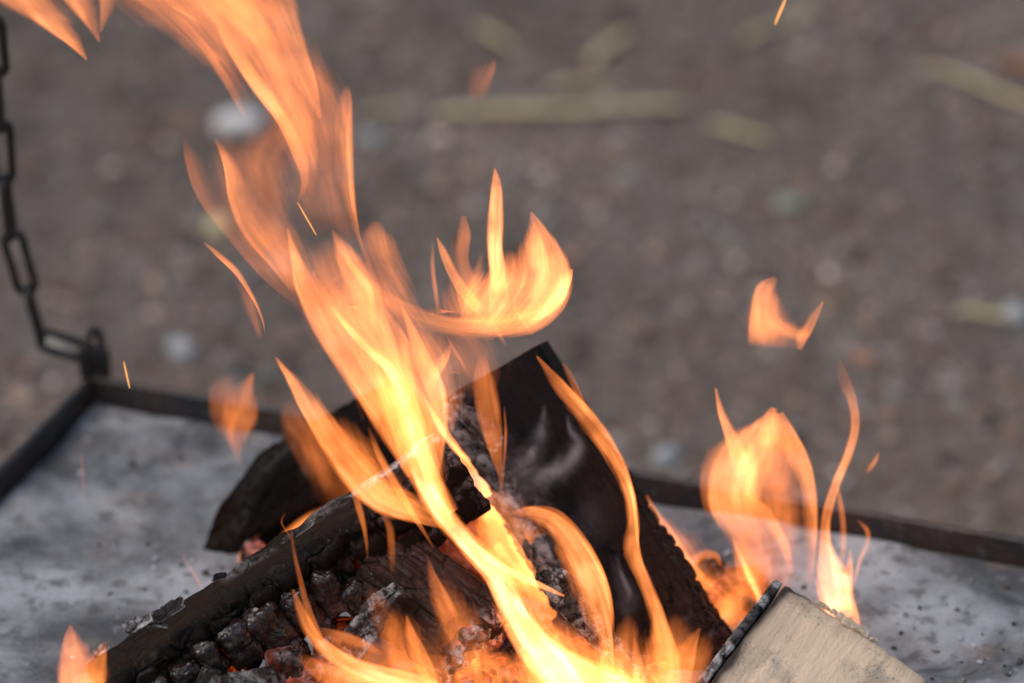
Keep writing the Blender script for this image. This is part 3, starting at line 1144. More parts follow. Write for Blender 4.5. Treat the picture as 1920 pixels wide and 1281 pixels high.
# chips along A's ragged left edge
Ai = MA.inverted()
for i, (px, py, sx, sy, a, ash) in enumerate([(875, 830, 80, 34, 55, 0.25), (915, 880, 90, 30, 62, 0.30), (850, 785, 60, 30, 40, 0.6), (962, 960, 90, 44, 75, 0.7), (985, 1005, 84, 46, 60, 0.5), (1025, 1050, 80, 44, 60, 0.5), (905, 800, 90, 40, 60, 0.1)]):
    pp = MA @ Vector((0, 0, 0.001))
    nf = (MA.to_3x3() @ Vector((0, 0, 1)))
    r = ray(px, py)
    wp = CAM + r * ((pp - CAM).dot(nf) / r.dot(nf))
    lp = Ai @ wp
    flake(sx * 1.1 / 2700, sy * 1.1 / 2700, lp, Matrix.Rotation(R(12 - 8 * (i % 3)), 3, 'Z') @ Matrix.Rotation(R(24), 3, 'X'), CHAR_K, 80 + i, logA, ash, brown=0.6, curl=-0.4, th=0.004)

# charcoal lumps and embers in the hearth
lumps = [(640, 1205, -0.11, 0.030, 0.25, 'charcoal lump under the middle of the long charred log'),
         (620, 1262, -0.13, 0.026, 0.35, 'glowing charcoal lump at the bottom under the long log'),
         (560, 1290, -0.14, 0.028, 0.15, 'dark charcoal lump at the bottom edge under the long log'),
         (930, 1285, -0.13, 0.034, 0.7, 'red ember lump at the bottom below the short charred log'),
         (1000, 1225, -0.10, 0.032, 0.6, 'orange ember lump right of the short charred log'),
         (865, 1285, -0.14, 0.030, 0.5, 'red ember lump under the ashy end of the short log'),
         (1262, 1140, -0.03, 0.03, 0.45, 'ember lump behind the lower right side of the leaning log'),
         (1335, 1085, 0.02, 0.026, 0.02, 'black charcoal lump between leaning log and right flame'),
         (1385, 1160, 0.0, 0.030, 0.5, 'glowing lump behind the burnt side of the pale log'),
         (1020, 1120, 0.02, 0.030, 0.8, 'bright ember lump in the hot gap beside the leaning log'),
         (960, 1060, 0.03, 0.030, 0.85, 'bright ember lump low in the hot gap between the logs'),
         (470, 1292, -0.155, 0.030, 0.0, 'black charcoal lump at the bottom edge under the left charred blocks'),
         (388, 1306, -0.155, 0.030, 0.0, 'black charcoal lump at the bottom edge left of its neighbours'),
         (535, 1262, -0.140, 0.026, 0.05, 'black charcoal lump just below the charred blocks of the long log'),
         (480, 1050, 0.03, 0.022, 0.2, 'small ember lump under the blurred log behind')]
for i, (px, py, Y, sz_, hot, lab) in enumerate(lumps):
    o = chunk('charcoal_lump', (sz_ * 1.3, sz_, sz_ * 0.8), pt(px, py, Y), eul(20 * i, 33 * i, 50 * i), CHAR_B, 100 + i, None, ash=0.25, hot=hot * 0.6, brown=0.5, cuts=12, rel=0.12)
    tag(o, lab, 'charcoal', 'charcoal and embers in the hearth')

# ember bed: uncountable
n = 900
cx = rng.normal(0.02, 0.05, n).clip(-0.2, 0.10)
cy = rng.normal(-0.07, 0.035, n)
sz = np.exp(rng.normal(math.log(0.004), 0.45, n)).clip(0.0015, 0.010)
o = scatter('ember_bed', np.stack([cx, cy, ZF + 0.005 + sz * 0.5], 1), sz, None, CHAR_B, 15)
hv = np.repeat((rng.uniform(0, 1, n) > 0.55) * rng.uniform(0.1, 0.5, n), 12)
for nm, arr in (('hot', hv), ('ash', np.repeat(rng.uniform(0, 0.7, n), 12)), ('brown', np.full(12 * n, 0.2))):
    a = o.data.attributes.new(nm, 'FLOAT', 'POINT')
    a.data.foreach_set('value', np.asarray(arr, dtype=np.float32))
tag(o, 'broken embers and charcoal bits under the logs', kind='stuff')

# --- log E: the pale log, unburnt, at the lower right
Etop, Erig, Elef = pt(1473, 1093, -0.075), pt(1738, 1272, -0.125), pt(1322, 1292, -0.155)
ex = (Erig - Etop)
LE = ex.length
exn = ex.normalized()
ey0 = (Elef - Etop)
nE = exn.cross(ey0).normalized()
if nE.dot(CAM - Etop) < 0:
    nE = -nE
eyn = nE.cross(exn).normalized()
if eyn.dot(ey0) < 0:
    eyn = -eyn
ME = Matrix((exn, eyn, exn.cross(eyn))).transposed().to_4x4()
if exn.cross(eyn).dot(nE) < 0:
    zsgn = -1
else:
    zsgn = 1
ME.translation = Etop
# skew so that the left side runs to Elef
shear = ey0.dot(exn) / ey0.dot(eyn)
nu, nv, nw = 110, 130, 40
WE, DE, TE = LE, 0.125, 0.034


def e_grid(u, v, w):
    return np.stack([u * WE + (v * DE) * shear, v * DE, -w * TE * zsgn], 1)


def sheet(fu, n1, n2):
    a, b = np.meshgrid(np.linspace(0, 1, n1), np.linspace(0, 1, n2))
    return fu(a.ravel(), b.ravel()), grid_faces(n2, n1, False)


Vs, Fs, off = [], [], 0
one = lambda a, k: np.full_like(a, k)
for fu, n1, n2 in ((lambda a, b: e_grid(a, b, one(a, 0)), nu, nv), (lambda a, b: e_grid(one(a, 0), b, a), nw, nv), (lambda a, b: e_grid(one(a, 1), b, a), nw, nv),
                   (lambda a, b: e_grid(a, one(a, 0), b), nu, nw), (lambda a, b: e_grid(a, one(a, 1), b), nu, nw), (lambda a, b: e_grid(a, b, one(a, 1)), nu, nv)):
    v, f = sheet(fu, n1, n2)
    Vs.append(v)
    Fs.append(f + off)
    off += len(v)
V = np.concatenate(Vs)
F = np.concatenate(Fs)
# round the edges, add relief (position-based, so seams stay closed)
uu = (V[:, 0] - V[:, 1] * shear) / WE
vv = V[:, 1] / DE
ww = -V[:, 2] * zsgn / TE
eu = np.minimum(uu, 1 - uu) * WE
ev = np.minimum(vv, 1 - vv) * DE
rr_ = 0.003
V[:, 2] -= zsgn * (np.clip(1 - eu / rr_, 0, 1) ** 2 + np.clip(1 - ev / rr_, 0, 1) ** 2) * rr_ * 0.5 * (ww < 0.5)
V[:, 2] += zsgn * (fbm(V * np.array([160, 30, 30]), 4, 3) * 0.0009 + fbm(V * 12, 3, 4) * 0.002)
V[:, 1] += fbm(V * np.array([110, 1, 110]), 4, 8) * 0.0016 * sst(0.08, 0.0, vv)
V[:, 0] += fbm(V * np.array([1, 60, 60]), 3, 9) * 0.0012
singe = np.clip(sst(0.07, 0.0, uu + 0.03 * fbm(V * 50, 3, 5)) * 0.95 + sst(0.035, 0.0, vv) * sst(0.35, 0.0, uu) * 0.9 + sst(0.30, 0.0, uu + 0.08 * fbm(V * 30, 3, 55)) * 0.30 + sst(0.12, 0.0, vv + 0.05 * fbm(V * 40, 3, 56)) * 0.25 + (ww > 0.6) * 0.5 + sst(0.93, 1.0, uu + 0.02 * fbm(V * 80, 3, 2)) * sst(0.1, 0.3, ww) * 0.5, 0, 1)
me = mesh_np('pale_log', V, F, {'singe': singe})
logE = link('pale_log', me, M_PALE)
logE.matrix_world = ME
tag(logE, 'pale unburnt split log with speckled face and charred left side', 'log')
# thick charred bark along its left side
L_ = (Elef - Etop).length
bk0 = np.array([0.0, 0.0])
ang = math.atan2(1.0, shear)
rotE = Matrix.Rotation(ang, 3, 'Z')
lo = Vector((shear * DE * 0.47 - 0.0045, DE * 0.47, -zsgn * 0.010))
bk = chunk('charred_bark', (DE * math.sqrt(1 + shear * shear) * 0.9, 0.0065, 0.022), lo, rotE, CHAR, 140, logE, rod=False, ash=0.8, brown=0.1, cuts=56, rel=0.022)
bk['label'] = 'black bark with grey ash skin'
# torn fibres on the top right edge
for i, (u, l) in enumerate([(0.36, 0.010), (0.42, 0.014), (0.47, 0.016), (0.50, 0.010), (0.55, 0.007), (0.30, 0.006), (0.24, 0.008), (0.62, 0.006)]):
    P, F = box_mesh('splinter', (l, l * 0.35, 0.0022), 0.0006, 0.0012, i, 6)
    o = link('splinter', mesh_np('splinter', P, F, {'singe': np.full(len(P), 0.12)}), M_PALE, logE)
    o.matrix_local = Matrix.Translation(Vector((u * WE, -0.001, zsgn * 0.0012))) @ eul(15 * (i % 3), -12, 8 - 9 * (i % 4)).to_4x4()


# ------------------------------------------------------------------ flames
def catmull(P, n):
    P = np.array(P, float)
    Q = np.vstack([2 * P[0] - P[1], P, 2 * P[-1] - P[-2]])
    out = []
    segs = len(P) - 1
    for t in np.linspace(0, segs, n):
        i = min(int(t), segs - 1)
        f = t - i
        p0, p1, p2, p3 = Q[i], Q[i + 1], Q[i + 2], Q[i + 3]
        out.append(0.5 * ((2 * p1) + (-p0 + p2) * f + (2 * p0 - 5 * p1 + 4 * p2 - p3) * f * f + (-p0 + 3 * p1 - 3 * p2 + p3) * f ** 3))
    return np.array(out)


SEED = [0]
KF = 0.62          # both skins of a tongue add up


def tongue(parent, pts, Y=-0.10, e=(0.8, 0.8), rim_=0.0, k=1.0, mat=None, name='tongue', Y1=None, thick=0.45):
    """pts: (px, py, reach left, reach right, glow), tip first. A closed, lens-shaped body of burning gas."""
    SEED[0] += 1
    arr = np.array([list(p) for p in pts], float)
    length = np.linalg.norm(np.diff(arr[:, :2], axis=0), axis=1).sum()
    n = int(max(16, min(70, length / 6)))
    A = catmull(arr, n)
    A[:, 2:5] = np.clip(A[:, 2:5], 0.0, None)
    A[:, 2:4] = np.maximum(A[:, 2:4], 0.6)
    for c_ in (0, 1):
        A[:, 2 + c_] *= 1.12 + (0.30 if e[c_] > 1 else 0.12 if e[c_] > 0.5 else 0.0)
    d_ = np.gradient(A[:, :2], axis=0)
    d_ /= np.linalg.norm(d_, axis=1, keepdims=True) + 1e-9
    nr = np.stack([d_[:, 1], -d_[:, 0]], 1)
    ring = 36
    V, GI, FU, FV, PR = [], [], [], [], []
    Y1 = Y if Y1 is None else Y1
    for i in range(n):
        t = i / (n - 1)
        yy = Y + (Y1 - Y) * t + 0.006 * math.sin(t * 5 + SEED[0])
        c = pt(A[i, 0], A[i, 1], yy)
        sc = (c - CAM).dot(FWD) / FPX
        right = Vector((nr[i, 0], 0, 0)) + UPV * (-nr[i, 1])
        tilt = 0.35 * math.sin(SEED[0] * 1.7 + t * 2.2)
        for j in range(ring):
            th = 2 * math.pi * j / ring
            u = math.cos(th)
            w = (A[i, 3] if u > 0 else A[i, 2])
            wt = 0.5 * (A[i, 2] + A[i, 3]) * thick
            p = c + right * (u * w * sc) + FWD * (-math.sin(th) * wt * sc + tilt * u * w * sc)
            V.append(tuple(p))
            ee = e[1] if u > 0 else e[0]
            q = min(1.0, (1 - abs(u)) / min(1.0, 0.32 + ee * 0.75))
            q = q * q * (3 - 2 * q)
            g0 = (q ** 1.35 if ee > 1 else q) * (1 + rim_ * u)
            GI.append(A[i, 4] * (g0 if mat else 1 + rim_ * u) * k * KF)
            PR.append(q ** 1.35 if ee > 1 else q)
            FU.append(u * (A[i, 2] + A[i, 3]) / 60.0)
            FV.append(t * length / 900.0)
    V = np.array(V)
    org = Vector(parent.location)
    V -= np.array(tuple(org))
    me = mesh_np(name, V, grid_faces(n, ring), {'glow': GI, 'prof': PR, 'fu': FU, 'fv': FV, 'seed': np.full(len(V), SEED[0] * 3.7)})
    return link(name, me, mat or M_FLAME, parent)


def flame(px, py, Y, lab, name='flame', cat='flame', group='flames of the fire'):
    return empty(name, pt(px, py, Y), lab, cat, group)


SH, MD_, SO = 0.25, 0.8, 1.8      # sharp, medium, soft rims

# 1 top left streamers
f = flame(120, 60, -0.02, 'detached orange flame tongues cut by the top left corner')
tongue(f, [(163, 112, 2, 2, .35), (130, 75, 22, 10, .75), (80, 20, 40, 30, .75), (20, -40, 50, 50, .5), (-60, -120, 40, 40, 0)], -0.02, (SO, SH), .3)
tongue(f, [(187, 78, 2, 2, .3), (165, 30, 22, 16, .5), (130, -30, 40, 30, .55), (80, -120, 30, 30, 0)], -0.02, (SO, SH), .3)
tongue(f, [(190, 60, 1, 3, .3), (192, 0, 26, 6, .4), (180, -60, 30, 8, .3), (170, -120, 20, 8, 0)], -0.02, (SO, SH), .2)

# 2 the tall upper stream
f = flame(560, 330, -0.02, 'tall soft flame streaming up and left to the top edge')
tongue(f, [(330, -90, 100, 130, .0), (400, -30, 110, 130, .42), (470, 60, 80, 80, .40), (530, 170, 45, 55, .38), (575, 290, 22, 25, .35), (583, 370, 8, 8, 0)], -0.02, (1.1, MD_), .1)
tongue(f, [(180, -70, 40, 60, 0), (250, -20, 50, 60, .28), (330, 40, 36, 40, .30), (410, 120, 22, 26, .22), (470, 200, 10, 14, 0)], -0.01, (SO, MD_), 0)
tongue(f, [(405, 40, 2, 2, .1), (432, 90, 8, 14, .55), (480, 160, 12, 20, .75), (530, 225, 14, 22, .85), (560, 290, 14, 18, .6), (572, 340, 8, 8, .25), (556, 385, 3, 3, 0)], -0.03, (SH, SO), -.2)
tongue(f, [(500, -60, 60, 40, .0), (520, 0, 70, 36, .38), (555, 90, 46, 22, .42), (585, 165, 34, 12, .42), (601, 222, 6, 2, .2)], -0.02, (SO, SH), .3)
tongue(f, [(355, 60, 6, 10, .0), (400, 110, 10, 12, .35), (440, 180, 7, 10, .30), (462, 225, 3, 3, 0)], -0.03, (SH, SO), -.1)
tongue(f, [(400, -60, 30, 50, .0), (440, 10, 30, 40, .3), (510, 110, 20, 26, .35), (560, 220, 12, 12, .25), (580, 300, 4, 4, 0)], -0.03, (MD_, SO), 0)
tongue(f, [(648, 160, 6, 6, 0), (650, 190, 20, 12, .34), (650, 270, 26, 14, .45), (655, 340, 26, 11, .42), (664, 400, 14, 6, .34), (674, 450, 6, 4, .2), (695, 500, 3, 3, 0)], -0.02, (SO, SH), .35)
tongue(f, [(652, 215, 2, 2, .1), (653, 290, 5, 4, .5), (660, 370, 5, 4, .45), (668, 420, 2, 2, 0)], -0.025, (MD_, MD_))
tongue(f, [(560, 130, 20, 20, 0), (600, 165, 40, 40, .18), (630, 240, 40, 36, .16), (640, 330, 30, 26, .0)], -0.01, (SO, SO))
tongue(f, [(545, 240, 30, 20, 0), (500, 290, 60, 46, .30), (510, 350, 50, 40, .20), (530, 420, 30, 30, 0)], -0.01, (SO, SO))

tongue(f, [(230, -160, 90, 120, 0), (330, -60, 110, 130, .44), (420, 30, 90, 100, .44), (490, 110, 60, 70, .34), (540, 200, 30, 40, .2), (570, 290, 20, 20, 0)], -0.01, (SO, SO))
tongue(f, [(500, 150, 20, 20, 0), (545, 210, 60, 60, .22), (575, 290, 60, 60, .20), (590, 370, 50, 60, .14), (610, 440, 40, 40, 0)], 0.0, (SO, SO))

tongue(f, [(420, 250, 20, 20, 0), (440, 320, 50, 50, .16), (470, 390, 56, 60, .2), (510, 460, 56, 60, .2), (560, 540, 40, 50, .14), (590, 600, 20, 20, 0)], 0.0, (SO, SO))
tongue(f, [(560, 60, 20, 20, 0), (575, 130, 50, 44, .2), (600, 210, 50, 44, .2), (620, 300, 46, 40, .16), (640, 390, 40, 34, .14), (660, 470, 24, 24, 0)], 0.0, (SO, SO))

# 3 wisps to the left of the stream
f = flame(470, 480, -0.02, 'thin curling flame wisps at the left of the tall flame')
tongue(f, [(403, 258, 2, 2, .1), (425, 310, 7, 22, .55), (440, 370, 14, 34, .5), (465, 430, 16, 40, .42), (520, 500, 12, 40, .32), (562, 560, 6, 12, 0)], -0.03, (SH, SO), -.35)
tongue(f, [(345, 250, 2, 6, 0), (352, 300, 6, 24, .16), (380, 370, 10, 36, .16), (440, 450, 10, 40, .16), (500, 520, 8, 22, .14), (560, 575, 3, 4, 0)], -0.02, (SH, SO), -.3)
tongue(f, [(383, 455, 2, 2, .2), (410, 478, 6, 6, .55), (445, 512, 6, 7, .6), (475, 560, 4, 5, .55), (492, 600, 2, 3, .4), (497, 628, 1, 1, 0)], -0.03, (SH, MD_), -.2)
tongue(f, [(440, 520, 6, 6, 0), (465, 560, 14, 10, .15), (480, 610, 8, 12, .15), (490, 640, 4, 4, 0)], -0.03, (SO, SO))
tongue(f, [(500, 400, 20, 20, 0), (520, 440, 34, 40, .22), (545, 500, 30, 40, .26), (570, 560, 10, 10, 0)], -0.02, (SO, SO))

# 4 the main flame
f = flame(800, 900, -0.12, 'broad bright main flame leaning left from the heart of the fire')
tongue(f, [(539, 428, 2, 2, .3), (552, 480, 8, 14, .7), (565, 540, 12, 40, .7), (600, 610, 18, 60, .75), (655, 690, 22, 64, .8), (705, 765, 24, 60, .9), (745, 830, 22, 50, .8), (775, 890, 14, 30, .3)], -0.06, (SH, SO), -.25, Y1=-0.12)
tongue(f, [(624, 432, 3, 3, .1), (648, 480, 22, 26, .65), (680, 540, 40, 34, .7), (705, 610, 52, 36, .65), (735, 690, 52, 40, .8), (770, 770, 44, 40, 1.0), (790, 850, 34, 40, 1.0), (815, 930, 26, 26, .9), (850, 990, 16, 14, .4)], -0.06, (1.2, MD_), 0, Y1=-0.12)
tongue(f, [(622, 575, 2, 3, .2), (650, 612, 6, 10, .8), (690, 655, 8, 12, 1.1), (735, 700, 11, 14, 1.3), (765, 760, 20, 18, 1.2), (790, 830, 22, 18, 1.1), (815, 900, 18, 16, 1.0), (850, 960, 14, 12, .8)], -0.07, (SH, SO), -.2, Y1=-0.12)
tongue(f, [(635, 450, 4, 4, 0), (660, 500, 8, 8, .45), (690, 540, 10, 9, .5), (698, 580, 8, 8, .3), (700, 640, 6, 6, 0)], -0.07, (MD_, SH))
tongue(f, [(752, 572, 2, 2, .2), (770, 620, 9, 12, .65), (790, 670, 14, 18, .7), (815, 730, 26, 22, .8), (825, 790, 30, 16, .8), (820, 850, 20, 14, .4), (815, 900, 8, 8, 0)], -0.07, (MD_, SH), .2, Y1=-0.11)
tongue(f, [(742, 600, 3, 3, 0), (760, 640, 14, 6, .5), (765, 690, 16, 10, .5), (775, 740, 14, 12, .4), (785, 800, 8, 8, 0)], -0.07, (SO, MD_))
tongue(f, [(715, 520, 40, 40, 0), (640, 570, 60, 50, .32), (680, 640, 70, 60, .32), (730, 720, 70, 60, .36), (760, 800, 60, 50, .3), (780, 860, 30, 30, 0)], -0.05, (SO, SO))
tongue(f, [(705, 415, 10, 10, .1), (705, 450, 34, 36, .38), (720, 500, 40, 40, .34), (750, 560, 34, 34, .22), (780, 620, 16, 16, 0)], -0.04, (SO, MD_), .2)
tongue(f, [(600, 450, 30, 30, 0), (630, 530, 70, 90, .46), (690, 610, 90, 100, .5), (740, 690, 90, 100, .55), (775, 770, 80, 80, .5), (790, 850, 50, 50, .2), (800, 900, 20, 20, 0)], -0.04, (SO, SO))
tongue(f, [(790, 600, 20, 20, 0), (800, 660, 60, 60, .36), (815, 720, 70, 60, .45), (820, 790, 50, 40, .4), (810, 850, 20, 20, 0)], -0.05, (SO, SO))
# the trunk that crosses down over the logs
tongue(f, [(700, 640, 10, 10, 0), (735, 730, 38, 36, .55), (765, 820, 36, 34, 1.0), (790, 890, 26, 30, 1.5), (825, 960, 22, 26, 1.8), (875, 1020, 20, 26, 1.9), (925, 1075, 24, 30, 2.0), (960, 1140, 32, 34, 2.1), (1000, 1210, 40, 44, 2.2), (1060, 1275, 50, 50, 2.1), (1120, 1340, 50, 50, 1.0)], -0.12, (.5, MD_), 0, Y1=-0.165)
tongue(f, [(860, 1000, 3, 3, .2), (905, 1040, 8, 10, 1.3), (950, 1068, 9, 8, 1.5), (1000, 1092, 8, 7, 1.3), (1058, 1118, 3, 3, .5)], -0.145, (MD_, SH))
tongue(f, [(1000, 1190, 10, 10, .2), (1050, 1225, 26, 18, 1.2), (1110, 1255, 30, 20, 1.4), (1180, 1290, 30, 20, 1.2), (1240, 1330, 20, 20, .5)], -0.15, (MD_, MD_))
tongue(f, [(845, 640, 2, 3, 0), (835, 670, 10, 8, .45), (815, 700, 14, 12, .5), (800, 740, 10, 12, 0)], -0.06, (SO, SH))

# 5 the crown flame with two tips
f = flame(930, 560, -0.03, 'cream coloured flame with a tall narrow tip and a broad bent right tip')
tongue(f, [(928, 316, 2, 2, .35), (931, 345, 11, 11, .9), (930, 400, 16, 17, 1.25), (929, 460, 17, 16, 1.35), (932, 510, 17, 20, 1.1), (935, 560, 22, 24, .6), (930, 605, 16, 16, 0)], -0.03, (SH, .4), -.2)
tongue(f, [(928, 380, 3, 3, .1), (927, 440, 7, 8, .8), (928, 500, 9, 10, 1.0), (935, 545, 12, 12, .3)], -0.035, (MD_, MD_))
tongue(f, [(996, 398, 3, 2, .4), (1010, 430, 26, 14, .75), (1026, 470, 44, 26, .9), (1036, 515, 52, 38, 1.0), (1024, 560, 60, 42, 1.0), (995, 592, 50, 34, .8), (950, 605, 40, 30, .5), (900, 612, 20, 20, 0)], -0.03, (SO, .18), .15)
tongue(f, [(1072, 505, 8, 3, .3), (1062, 530, 22, 10, 1.0), (1045, 560, 24, 16, 1.1), (1010, 585, 20, 16, .8), (960, 590, 14, 12, 0)], -0.035, (SO, SH), .2)
tongue(f, [(870, 500, 20, 20, 0), (880, 545, 60, 70, .4), (890, 585, 90, 90, .42), (880, 620, 60, 60, 0)], -0.02, (SO, SO))
tongue(f, [(1000, 415, 6, 6, 0), (1005, 470, 40, 34, .8), (1005, 520, 60, 54, .9), (990, 565, 70, 60, .8), (960, 600, 40, 40, 0)], -0.03, (SO, MD_))
tongue(f, [(960, 470, 20, 20, 0), (955, 520, 46, 46, .8), (930, 565, 66, 60, .9), (905, 600, 60, 40, .5), (880, 625, 20, 20, 0)], -0.03, (SO, SO))
tongue(f, [(1040, 585, 4, 4, 0), (985, 596, 16, 22, .5), (920, 606, 16, 30, .6), (850, 606, 14, 32, .55), (790, 590, 14, 30, .4), (730, 560, 12, 24, .3), (690, 520, 10, 10, 0)], -0.03, (SO, SO))
tongue(f, [(820, 446, 2, 2, .3), (834, 480, 9, 10, .75), (855, 525, 11, 14, .75), (885, 565, 14, 16, .7), (915, 595, 12, 12, 0)], -0.035, (SH, MD_))
tongue(f, [(868, 405, 6, 6, .1), (870, 440, 18, 14, .3), (868, 490, 26, 14, .3), (880, 550, 26, 20, .25), (890, 600, 12, 12, 0)], -0.025, (SO, SH))
tongue(f, [(812, 450, 3, 3, 0), (812, 500, 6, 5, .3), (818, 550, 7, 5, .32), (822, 590, 4, 4, 0)], -0.03, (MD_, MD_))
tongue(f, [(905, 470, 4, 4, 0), (895, 520, 16, 14, .4), (880, 570, 20, 20, .45), (870, 610, 10, 10, 0)], -0.03, (SO, SO))
tongue(f, [(835, 625, 1, 1, 0), (858, 665, 5, 4, .35), (880, 705, 2, 2, 0)], -0.04, (SH, MD_))
tongue(f, [(925, 605, 2, 2, .2), (940, 632, 5, 4, .3), (952, 652, 1, 1, 0)], -0.04, (MD_, MD_))
tongue(f, [(968, 580, 3, 3, .2), (985, 608, 5, 4, .22), (1004, 634, 2, 2, 0)], -0.04, (MD_, MD_))
tongue(f, [(830, 610, 20, 20, 0), (870, 650, 60, 60, .16), (890, 700, 60, 60, .14), (870, 740, 20, 20, 0)], -0.02, (SO, SO))

# 6 left tongue before the logs
f = flame(690, 900, -0.11, 'pointed orange flame left of the main flame in front of the long log')
tongue(f, [(517, 670, 2, 2, .35), (545, 712, 9, 14, .75), (580, 770, 16, 30, .85), (620, 830, 22, 44, .9), (665, 890, 28, 50, .95), (715, 935, 30, 42, 1.0), (775, 962, 20, 34, .9), (830, 985, 8, 14, .3)], -0.09, (SH, MD_), -.15, Y1=-0.13)
tongue(f, [(640, 780, 12, 12, 0), (668, 850, 30, 40, .5), (710, 910, 30, 44, .6), (760, 950, 18, 30, .5), (790, 975, 8, 8, 0)], -0.1, (MD_, SO))
tongue(f, [(690, 800, 3, 3, 0), (715, 860, 8, 8, .6), (750, 920, 9, 8, .65), (785, 980, 6, 5, .5), (815, 1030, 2, 2, 0)], -0.12, (SH, MD_))
tongue(f, [(655, 900, 2, 2, .1), (672, 950, 7, 8, .45), (684, 1000, 5, 6, .3), (690, 1050, 2, 2, 0)], -0.13, (MD_, MD_))

# 7 flames on the face of log A
f = flame(920, 800, -0.07, 'thin orange flame licking up the left of the black log face')
tongue(f, [(905, 660, 6, 6, 0), (905, 710, 20, 22, .30), (912, 770, 22, 28, .40), (925, 830, 16, 20, .38), (938, 890, 6, 6, .2), (942, 930, 2, 2, 0)], -0.06, (SH, SH), .1)
tongue(f, [(945, 760, 2, 2, 0), (948, 810, 4, 4, .4), (945, 870, 3, 3, .3), (943, 920, 1, 1, 0)], -0.07, (MD_, MD_))
tongue(f, [(795, 745, 3, 3, .4), (825, 800, 8, 10, 1.0), (855, 840, 10, 10, 1.2), (878, 866, 5, 5, .5), (890, 885, 2, 2, 0)], -0.07, (MD_, MD_))

f = flame(1100, 1050, -0.14, 'bright flame sheet curving over the middle of the black log')
tongue(f, [(960, 962, 4, 4, .1), (1000, 964, 16, 16, .8), (1045, 988, 26, 22, .95), (1080, 1035, 42, 28, 1.05), (1108, 1085, 46, 28, 1.1), (1124, 1140, 40, 26, 1.0), (1135, 1200, 22, 16, .9), (1142, 1260, 20, 12, .7), (1150, 1320, 10, 10, 0)], -0.12, (SO, .18), .25, Y1=-0.15)
tongue(f, [(985, 950, 3, 3, 0), (1040, 962, 6, 10, .4), (1085, 1005, 6, 10, .5), (1125, 1070, 5, 9, .5), (1145, 1140, 4, 6, .45), (1150, 1190, 2, 3, 0)], -0.13, (SO, SH))

f = flame(1180, 900, -0.10, 'long orange flame running down the right edge of the black log')
tongue(f, [(1006, 668, 2, 2, .35), (1040, 712, 12, 12, .55), (1085, 765, 20, 17, .68), (1125, 815, 24, 18, .75), (1158, 870, 18, 16, .8), (1180, 930, 12, 12, .8), (1188, 985, 14, 12, .75), (1188, 1035, 20, 12, .75), (1205, 1090, 12, 18, .7), (1232, 1160, 16, 20, .65), (1255, 1240, 28, 22, .6), (1262, 1310, 20, 20, 0)], -0.06, (MD_, SH), .35, Y1=-0.14)
tongue(f, [(1055, 680, 4, 3, .1), (1068, 705, 8, 8, .25), (1090, 750, 10, 6, .3), (1110, 790, 4, 4, 0)], -0.05, (SO, SH))
tongue(f, [(1150, 860, 3, 3, .1), (1178, 905, 4, 5, .6), (1190, 965, 3, 5, .6), (1195, 1020, 2, 5, .5), (1210, 1080, 2, 3, 0)], -0.08, (MD_, SH))

# 8 heart glow between the logs
f = flame(970, 1052, 0.0, 'glowing yellow orange flame filling the gap between the long log and the black log')
tongue(f, [(905, 915, 6, 6, .3), (925, 960, 40, 24, .9), (950, 1010, 60, 46, 1.0), (985, 1060, 60, 50, 1.0), (1015, 1120, 50, 40, .7), (1040, 1180, 30, 40, .5), (1060, 1230, 20, 20, 0)], -0.005, (MD_, MD_), Y1=-0.035)
tongue(f, [(900, 900, 10, 10, .2), (930, 950, 44, 40, .8), (970, 1020, 60, 70, .8), (1010, 1090, 60, 60, .6), (1040, 1160, 50, 50, .5), (1050, 1220, 30, 30, 0)], 0.0, (SO, SO), Y1=-0.035)
tongue(f, [(930, 930, 3, 3, .2), (955, 975, 12, 14, .7), (970, 1020, 16, 14, .8), (985, 1060, 8, 8, .1)], 0.0, (SH, SO))
tongue(f, [(880, 975, 20, 20, 0), (910, 1020, 20, 24, .6), (950, 1070, 24, 24, .7), (1000, 1110, 20, 20, 0)], 0.0, (MD_, SO))

tongue(f, [(900, 880, 6, 6, .1), (915, 930, 30, 30, .9), (950, 985, 50, 50, 1.0), (990, 1040, 56, 60, 1.0), (1020, 1090, 50, 50, .9), (1030, 1140, 30, 30, .2)], 0.01, (MD_, MD_), Y1=-0.02)
tongue(f, [(838, 800, 6, 6, .1), (862, 840, 22, 16, .9), (885, 875, 24, 18, 1.0), (905, 915, 24, 24, 1.0), (925, 960, 24, 24, .8), (945, 1000, 10, 10, 0)], 0.03, (MD_, MD_), Y1=0.005)

# 9 low flames along the bottom
f = flame(700, 1240, -0.17, 'low bright flame curling along the bottom below the long log')
tongue(f, [(548, 1105, 3, 3, .1), (566, 1150, 10, 10, .5), (590, 1195, 16, 14, .75), (635, 1235, 22, 16, 1.15), (700, 1262, 26, 18, 1.35), (770, 1282, 24, 22, 1.3), (850, 1310, 20, 20, .8)], -0.16, (MD_, SH), 0, Y1=-0.175)
tongue(f, [(590, 1180, 6, 6, 0), (640, 1195, 16, 14, .5), (680, 1210, 10, 12, .5), (720, 1230, 6, 6, 0)], -0.16, (SO, SH))
tongue(f, [(560, 1230, 10, 10, 0), (610, 1262, 26, 26, .6), (680, 1290, 30, 30, .8), (760, 1320, 20, 20, .4)], -0.16, (SO, SO))
f = flame(840, 1180, -0.17, 'translucent orange flames over the face of the short charred log')
tongue(f, [(800, 1040, 2, 2, 0), (812, 1085, 12, 10, .38), (835, 1140, 26, 20, .42), (862, 1195, 30, 22, .45), (880, 1245, 26, 24, .45), (890, 1310, 20, 20, 0)], -0.15, (SO, SH), .1)
